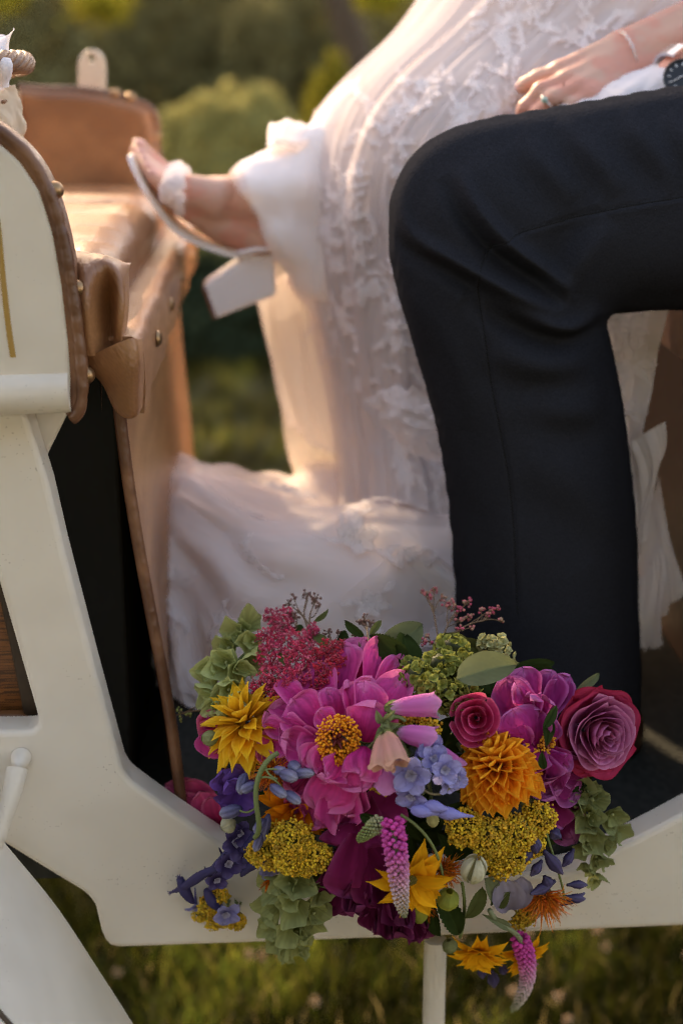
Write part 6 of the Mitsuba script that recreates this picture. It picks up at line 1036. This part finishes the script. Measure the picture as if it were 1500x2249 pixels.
kf = foxglove('pink and peach foxglove bells between the big peony and the blue delphinium', [(852, 1556, 955, 1548, -.020, -.022, .95, FP), (872, 1608, 955, 1625, -.018, -.028, .95, FP), (842, 1615, 838, 1690, -.030, -.038, .95, FC), (850, 1610, 872, 1680, -.032, -.042, .95, FC), (862, 1655, 850, 1735, -.008, -.014, 1.15, FP), (950, 1640, 1000, 1690, .0, .0, .9, FP)], 131)
stemp(kf, [(840, 1690, .01), (838, 1620, -.016), (848, 1580, -.018), (866, 1560, -.016)], .0026); stemp(kf, [(848, 1590, -.018), (870, 1575, -.02), (890, 1585, -.018)], .0016)
for b, t in (((840, 1590), (868, 1560)), ((842, 1595), (880, 1590)), ((838, 1600), (820, 1630)), ((845, 1585), (858, 1600)), ((836, 1590), (826, 1560))): leafm(kf, Q(*b, -.022), Q(*t, -.030), 20 * .00037, [(.15, .17, .07), (.20, .22, .10)], name='bract', na=12, nb=7)
# --- veronica spikes
def veronica(label, pts, rad, seed, cols, dens=330):
    k = sub(bq, 'veronica', label); r = np.random.default_rng(seed); p = resample([Q(x, y, d) for x, y, d in pts], 60); t = np.gradient(p, axis=0); t /= np.linalg.norm(t, axis=1, keepdims=True); ms, cs = [], []
    m = tube(p, np.linspace(.0022, .0006, 60), 8); ms.append(m); cs.append(np.array([.10, .12, .05]))
    for i in range(dens):
        f = (i + .5) / dens; j = min(59, int(f * 60)); a = i * 2.39996; u = unit(np.cross(t[j], [0, 1, 0])); w = np.cross(t[j], u); R = rad * np.interp(f, [0, .12, .35, .75, .95, 1], [.85, 1.0, .95, .72, .38, .15]); o = u * math.cos(a) + w * math.sin(a); c = shade(cols, np.array([f]))[0] * r.uniform(.8, 1.2); s = rad * np.interp(f, [0, .3, .6, 1], [.30, .24, .17, .11])
        b = ball(p[j] + o * R, s * r.uniform(.8, 1.15), 1, (1, 1, 1)); b.vertices += np.outer((b.vertices - p[j]) @ o - R, o) * .35; ms.append(b); cs.append(c)
        if f < .35 and r.random() < .4: e = unit(o + r.normal(0, .3, 3)) * rad * .55; ms.append(tube([p[j] + o * R, p[j] + o * R + e], .00022, 4)); cs.append(c * 1.1)
    solid(k, 'florets', ms, cs, 'stuff')
VC1 = [(.42, .03, .22), (.46, .06, .28), (.50, .20, .34), (.50, .36, .38), (.40, .34, .28), (.16, .19, .07)]
veronica('pink veronica spike fading to white over the yellow daisy', [(862, 1806, -.040), (868, 1860, -.052), (875, 1920, -.054), (882, 1985, -.050), (888, 2012, -.046)], .0072, 141, VC1)
veronica('curved pink veronica spike hanging lowest of all', [(1142, 2062, -.022), (1156, 2110, -.026), (1157, 2155, -.026), (1142, 2195, -.024), (1124, 2222, -.022)], .0066, 142, VC1)
veronica('short green veronica tip below the pink peony', [(835, 1805, -.026), (818, 1820, -.03), (800, 1835, -.03), (786, 1848, -.03)], .0052, 143, [(.34, .32, .18), (.22, .26, .08), (.20, .25, .06)], 150)
ks = sub(bq, 'stalk', 'grey green stalk above the lower veronica spike'); stemp(ks, [(1075, 2000, -.028), (1100, 2030, -.03), (1130, 2050, -.028), (1145, 2075, -.026)], .0022, (.17, .19, .10)); stemp(ks, [(880, 1790, -.02), (930, 1830, -.024), (960, 1880, -.026), (975, 1950, -.03)], .0012); stemp(ks, [(1010, 2060, -.01), (1020, 2000, -.016), (1015, 1940, -.02)], .0014)
# --- round buds, cream lisianthus buds, pale petal, safflower
def roundbud(label, px, py, rad, dy, cols, seed, n=7, sq=1.15, ax=(0, 0, 1), name='flower_bud'):
    k = sub(bq, name, label); c = Q(px, py, dy); R = rad * .00037; r = np.random.default_rng(seed); u, w, n0 = frame(ax)
    for j in range(n):
        a = np.linspace(-.62, .62, 9)[None] + j * 6.2832 / n; t = np.linspace(0.02, 1, 12)[:, None]; rr = R * np.sin(math.pi * t * .93) ** .8 * (1 + .05 * np.cos((a - j * 6.2832 / n) * 4)) + .00015 * (j % 2); h = R * sq * (1 - 2 * t)
        G = c - h[..., None] * n0 + (rr * np.cos(a))[..., None] * u + (rr * np.sin(a))[..., None] * w; put(k, 'petal', gmesh(G), 'petal', color=pcol(cols, t + 0 * a, np.linspace(-1, 1, 9)[None] + 0 * t, vein=.15, r=r, edge=np.array(cols[0]) * .75))
    return k
roundbud('closed green bud at the left edge in front of the yellow dahlia', 462, 1622, 17, -.012, [(.20, .22, .08), (.28, .29, .13)], 151, ax=(-.8, -.2, .1))
roundbud('yellow green striped bud beside the star shaped daisy', 983, 1978, 24, -.034, [(.38, .34, .035), (.30, .31, .05), (.20, .23, .05)], 152, ax=(.1, -.3, .9))
roundbud('smaller yellow green bud under the star shaped daisy', 921, 2008, 18, -.030, [(.34, .32, .035), (.22, .25, .05)], 153, ax=(0, -.4, -.9))
roundbud('grey green bud left of the lowest yellow daisy', 988, 2080, 17, -.014, [(.18, .20, .08), (.24, .25, .11)], 154, ax=(-.2, -.2, 1))
roundbud('cream white rosebud below the big yarrow', 1040, 1912, 28, -.030, [(.30, .30, .14), (.58, .55, .36), (.64, .61, .45)], 155, 4, 1.45, (.12, -.35, 1))
roundbud('cream bud tip beside the bluebells', 502, 1812, 18, -.012, [(.42, .42, .26), (.52, .50, .36)], 156, 6, 1.0, (-.6, -.3, -.2))
roundbud('tiny cream bud above the big yarrow', 950, 1800, 13, -.020, [(.48, .44, .18), (.40, .38, .16)], 157, 6, 1.3, (.1, -.2, -1))
k = sub(bq, 'pale_bloom', 'pale lavender grey petals between the cream bud and the dark buds')
for b, t, w, d in [((1120, 2000), (1108, 1935), 74, -.014), ((1130, 1995), (1145, 1930), 60, -.010), ((1110, 1990), (1090, 1935), 50, -.008)]: addp(k, petal(Q(*b, d), Q(*t, d), w * .00037, TOCAM, 'obovate', .4, .14, .06, .1, na=15, nb=11), [(.20, .18, .26), (.30, .26, .34), (.34, .30, .36)], vein=.2)
def saff(label, px, py, rad, dy, seed, n, N=170):
    k = sub(bq, 'safflower', label); r = np.random.default_rng(seed); u, w, n0 = frame(n); c = Q(px, py, dy); R = rad * .00037; ms, cs = [], []
    for i in range(N):
        a = i * 2.39996; th = 1.35 * math.sqrt((i + .5) / N); o = unit(n0 * math.cos(th) + (u * math.cos(a) + w * math.sin(a)) * math.sin(th)); L = R * r.uniform(.7, 1.15); p = c + o * R * .15; ms.append(tube(resample([p, p + o * L * .6, p + (o + r.normal(0, .12, 3)) * L], 5), [.00055, .0005, .0005, .0004, .0002], 4)); cs.append(np.array([.62, .15, .008]) * r.uniform(.5, 1.25) * np.array([1, r.uniform(.7, 1.5), 1]))
    ms.append(ball(c, R * .32, 2)); cs.append(np.array([.10, .06, .012])); solid(k, 'florets', ms, cs, 'stuff')
saff('spiky orange safflower below the dark violet buds', 1195, 1965, 56, -.006, 161, unit([.1, -.8, -.6])); saff('orange safflower tuft under the yellow dahlia', 600, 1690, 46, .006, 162, unit([0, -1, -.2])); saff('rust orange safflower behind the star shaped daisy', 975, 1910, 40, .002, 163, unit([.3, -1, .2]), 110); saff('small orange tuft behind the bells of Ireland', 592, 1935, 22, .010, 164, unit([-.3, -1, 0]), 60); saff('orange tuft behind the small yellow green bud', 930, 1985, 34, -.004, 165, unit([.2, -1, -.3]), 80)
# ================================================================ wicker basket on the front seat
bk = thing('basket', 'wicker basket with a lace edged linen cover at the left edge on the front seat', 'basket')
bc = P(-182, 340, .22); bc = np.array([bc[0], .22, ZS + .006]); RX, RY, HB = .083, .11, .118
def ell(rx, ry, z, n=48, a0=0): a = np.linspace(0, 2 * math.pi, n + 1) + a0; return np.stack([bc[0] + rx * np.cos(a), bc[1] + ry * np.sin(a), z + 0 * a], 1)
for i in range(14):
    f = i / 13; z = bc[2] + f * HB; a = np.linspace(0, 2 * math.pi, 97); wv = .0022 * np.cos(a * 12 + (i % 2) * math.pi); s = .82 + .18 * f
    put(bk, 'weave', tube(np.stack([bc[0] + (RX * s + wv) * np.cos(a), bc[1] + (RY * s + wv) * np.sin(a), z + 0 * a], 1), .0040, 7, cap=False), 'wicker', smooth=True)
for j in range(24): a = j / 24 * 6.2832; put(bk, 'stake', tube([[bc[0] + RX * .82 * math.cos(a), bc[1] + RY * .82 * math.sin(a), bc[2] - .003], [bc[0] + RX * math.cos(a), bc[1] + RY * math.sin(a), bc[2] + HB + .004]], .0024, 7), 'wicker', smooth=True)
put(bk, 'bottom', gmesh(np.stack([ell(RX * .80, RY * .80, bc[2] + .004), ell(.001, .001, bc[2] + .004)])), 'wicker')
# folded handle lying round the rim: a rope of five canes
hp = ell(RX + .013, RY + .013, bc[2] + HB + .022, 120); hp[:, 2] += .010 * np.cos(np.linspace(0, 2 * math.pi, 121) + .4)
t = np.gradient(hp, axis=0); t /= np.linalg.norm(t, axis=1, keepdims=True)
for j in range(6):
    ph = np.linspace(0, 2 * math.pi * 7, 121) + j * 6.2832 / 6; u = np.cross(t, [0, 0, 1]); u /= np.linalg.norm(u, axis=1, keepdims=True); put(bk, 'handle_cane', tube(hp + .0062 * (u * np.cos(ph)[:, None] + np.array([0, 0, 1]) * np.sin(ph)[:, None]), .0042, 8, cap=False), 'wicker', smooth=True)
# linen cover over the rim, with a scalloped lace hem
a = np.linspace(0, 2 * math.pi, 161)[None]; f = np.linspace(0, 1, 26)[:, None]
rad = 1 + .055 * np.sin(f * 3.0) + (.016 * np.sin(a * 17 + f * 2) + .010 * np.sin(a * 29 + 1)) * (0.35 + f); zz = bc[2] + HB + .008 - f * .052 + .004 * np.cos(a * 5); cov = np.stack([bc[0] + (RX + .004) * rad * np.cos(a), bc[1] + (RY + .004) * rad * np.sin(a), zz], -1)
cov = cov + gnormals(cov) * ((meshkit.fbm(cov * [70, 70, 50], 3) - .5) * .016)[..., None]
lin_k = put(bk, 'linen_cover', gmesh(cov), 'linen', smooth=True, label='cream linen cover with a scalloped lace hem')
f2 = np.linspace(0, 1, 10)[:, None]; sc = .020 + .0045 * np.abs(np.sin(a * 26)); r2 = 1 + .055 * np.sin(3.0) + (.016 * np.sin(a * 17 + 2) + .010 * np.sin(a * 29 + 1)) * 1.3 - .05 * f2
hem = np.stack([bc[0] + (RX + .005) * r2 * np.cos(a), bc[1] + (RY + .005) * r2 * np.sin(a), bc[2] + HB - .042 - f2 * sc + .004 * np.cos(a * 5)], -1); put(lin_k, 'lace_hem', gmesh(hem), 'linen', smooth=True)
up = np.stack([bc[0] + (RX + .002) * (1 - .25 * f2) * np.cos(a), bc[1] + (RY + .002) * (1 - .25 * f2) * np.sin(a), bc[2] + HB + .008 + .004 * np.cos(a * 5) + .008 * np.sin(f2 * 3) - f2 * .02], -1); put(lin_k, 'inner_fold', gmesh(up), 'white_cotton', smooth=True)
eye = []
for i in range(60):
    th = i / 60 * 6.2832
    for q in range(3): r = 1 + .055 * np.sin(3.0) + (.016 * np.sin(th * 17 + 2) + .010 * np.sin(th * 29 + 1)) * 1.3 - .02; c = np.array([bc[0] + ((RX + .005) * r + .0004) * math.cos(th + .02 * q), bc[1] + ((RY + .005) * r + .0004) * math.sin(th + .02 * q), bc[2] + HB - .046 - .004 * (q % 2)]); eye.append(dome(c, [math.cos(th), math.sin(th), 0], .0008, .0004, 6))
put(lin_k, 'eyelets', cat(eye), 'dark_wood', smooth=True, kind='stuff')
# tissue paper standing in the basket
tp = thing('tissue_paper', 'crumpled white tissue paper sticking up out of the basket', 'paper')
for net in ([[(-80, 175, .20), (-20, 178, .19), (12, 172, .17), (26, 176, .18)], [(-80, 130, .20), (-30, 128, .18), (5, 120, .165), (24, 132, .18)], [(-80, 100, .21), (-34, 92, .19), (2, 92, .175), (26, 98, .185)], [(-78, 86, .21), (-30, 82, .20), (14, 74, .185), (28, 58, .19)]],
            [[(-60, 190, .16), (-25, 190, .155), (5, 192, .15), (20, 190, .165)], [(-60, 160, .165), (-25, 155, .155), (6, 150, .15), (20, 160, .165)], [(-60, 145, .17), (-28, 138, .16), (2, 132, .155), (22, 125, .17)]],
            [[(-70, 170, .24), (-20, 170, .235), (10, 165, .235), (18, 160, .24)], [(-60, 120, .245), (-24, 110, .24), (0, 105, .235), (10, 100, .24)], [(-50, 85, .25), (-24, 78, .245), (-4, 76, .24), (14, 78, .24)]]):
    g = spline_grid([PL(r) for r in net], 30, 34); g += gnormals(g) * ((meshkit.noise(g * 60, 2) - .5) * .010)[..., None]; put(tp, 'sheet', gmesh(g), 'white_cotton', smooth=25)
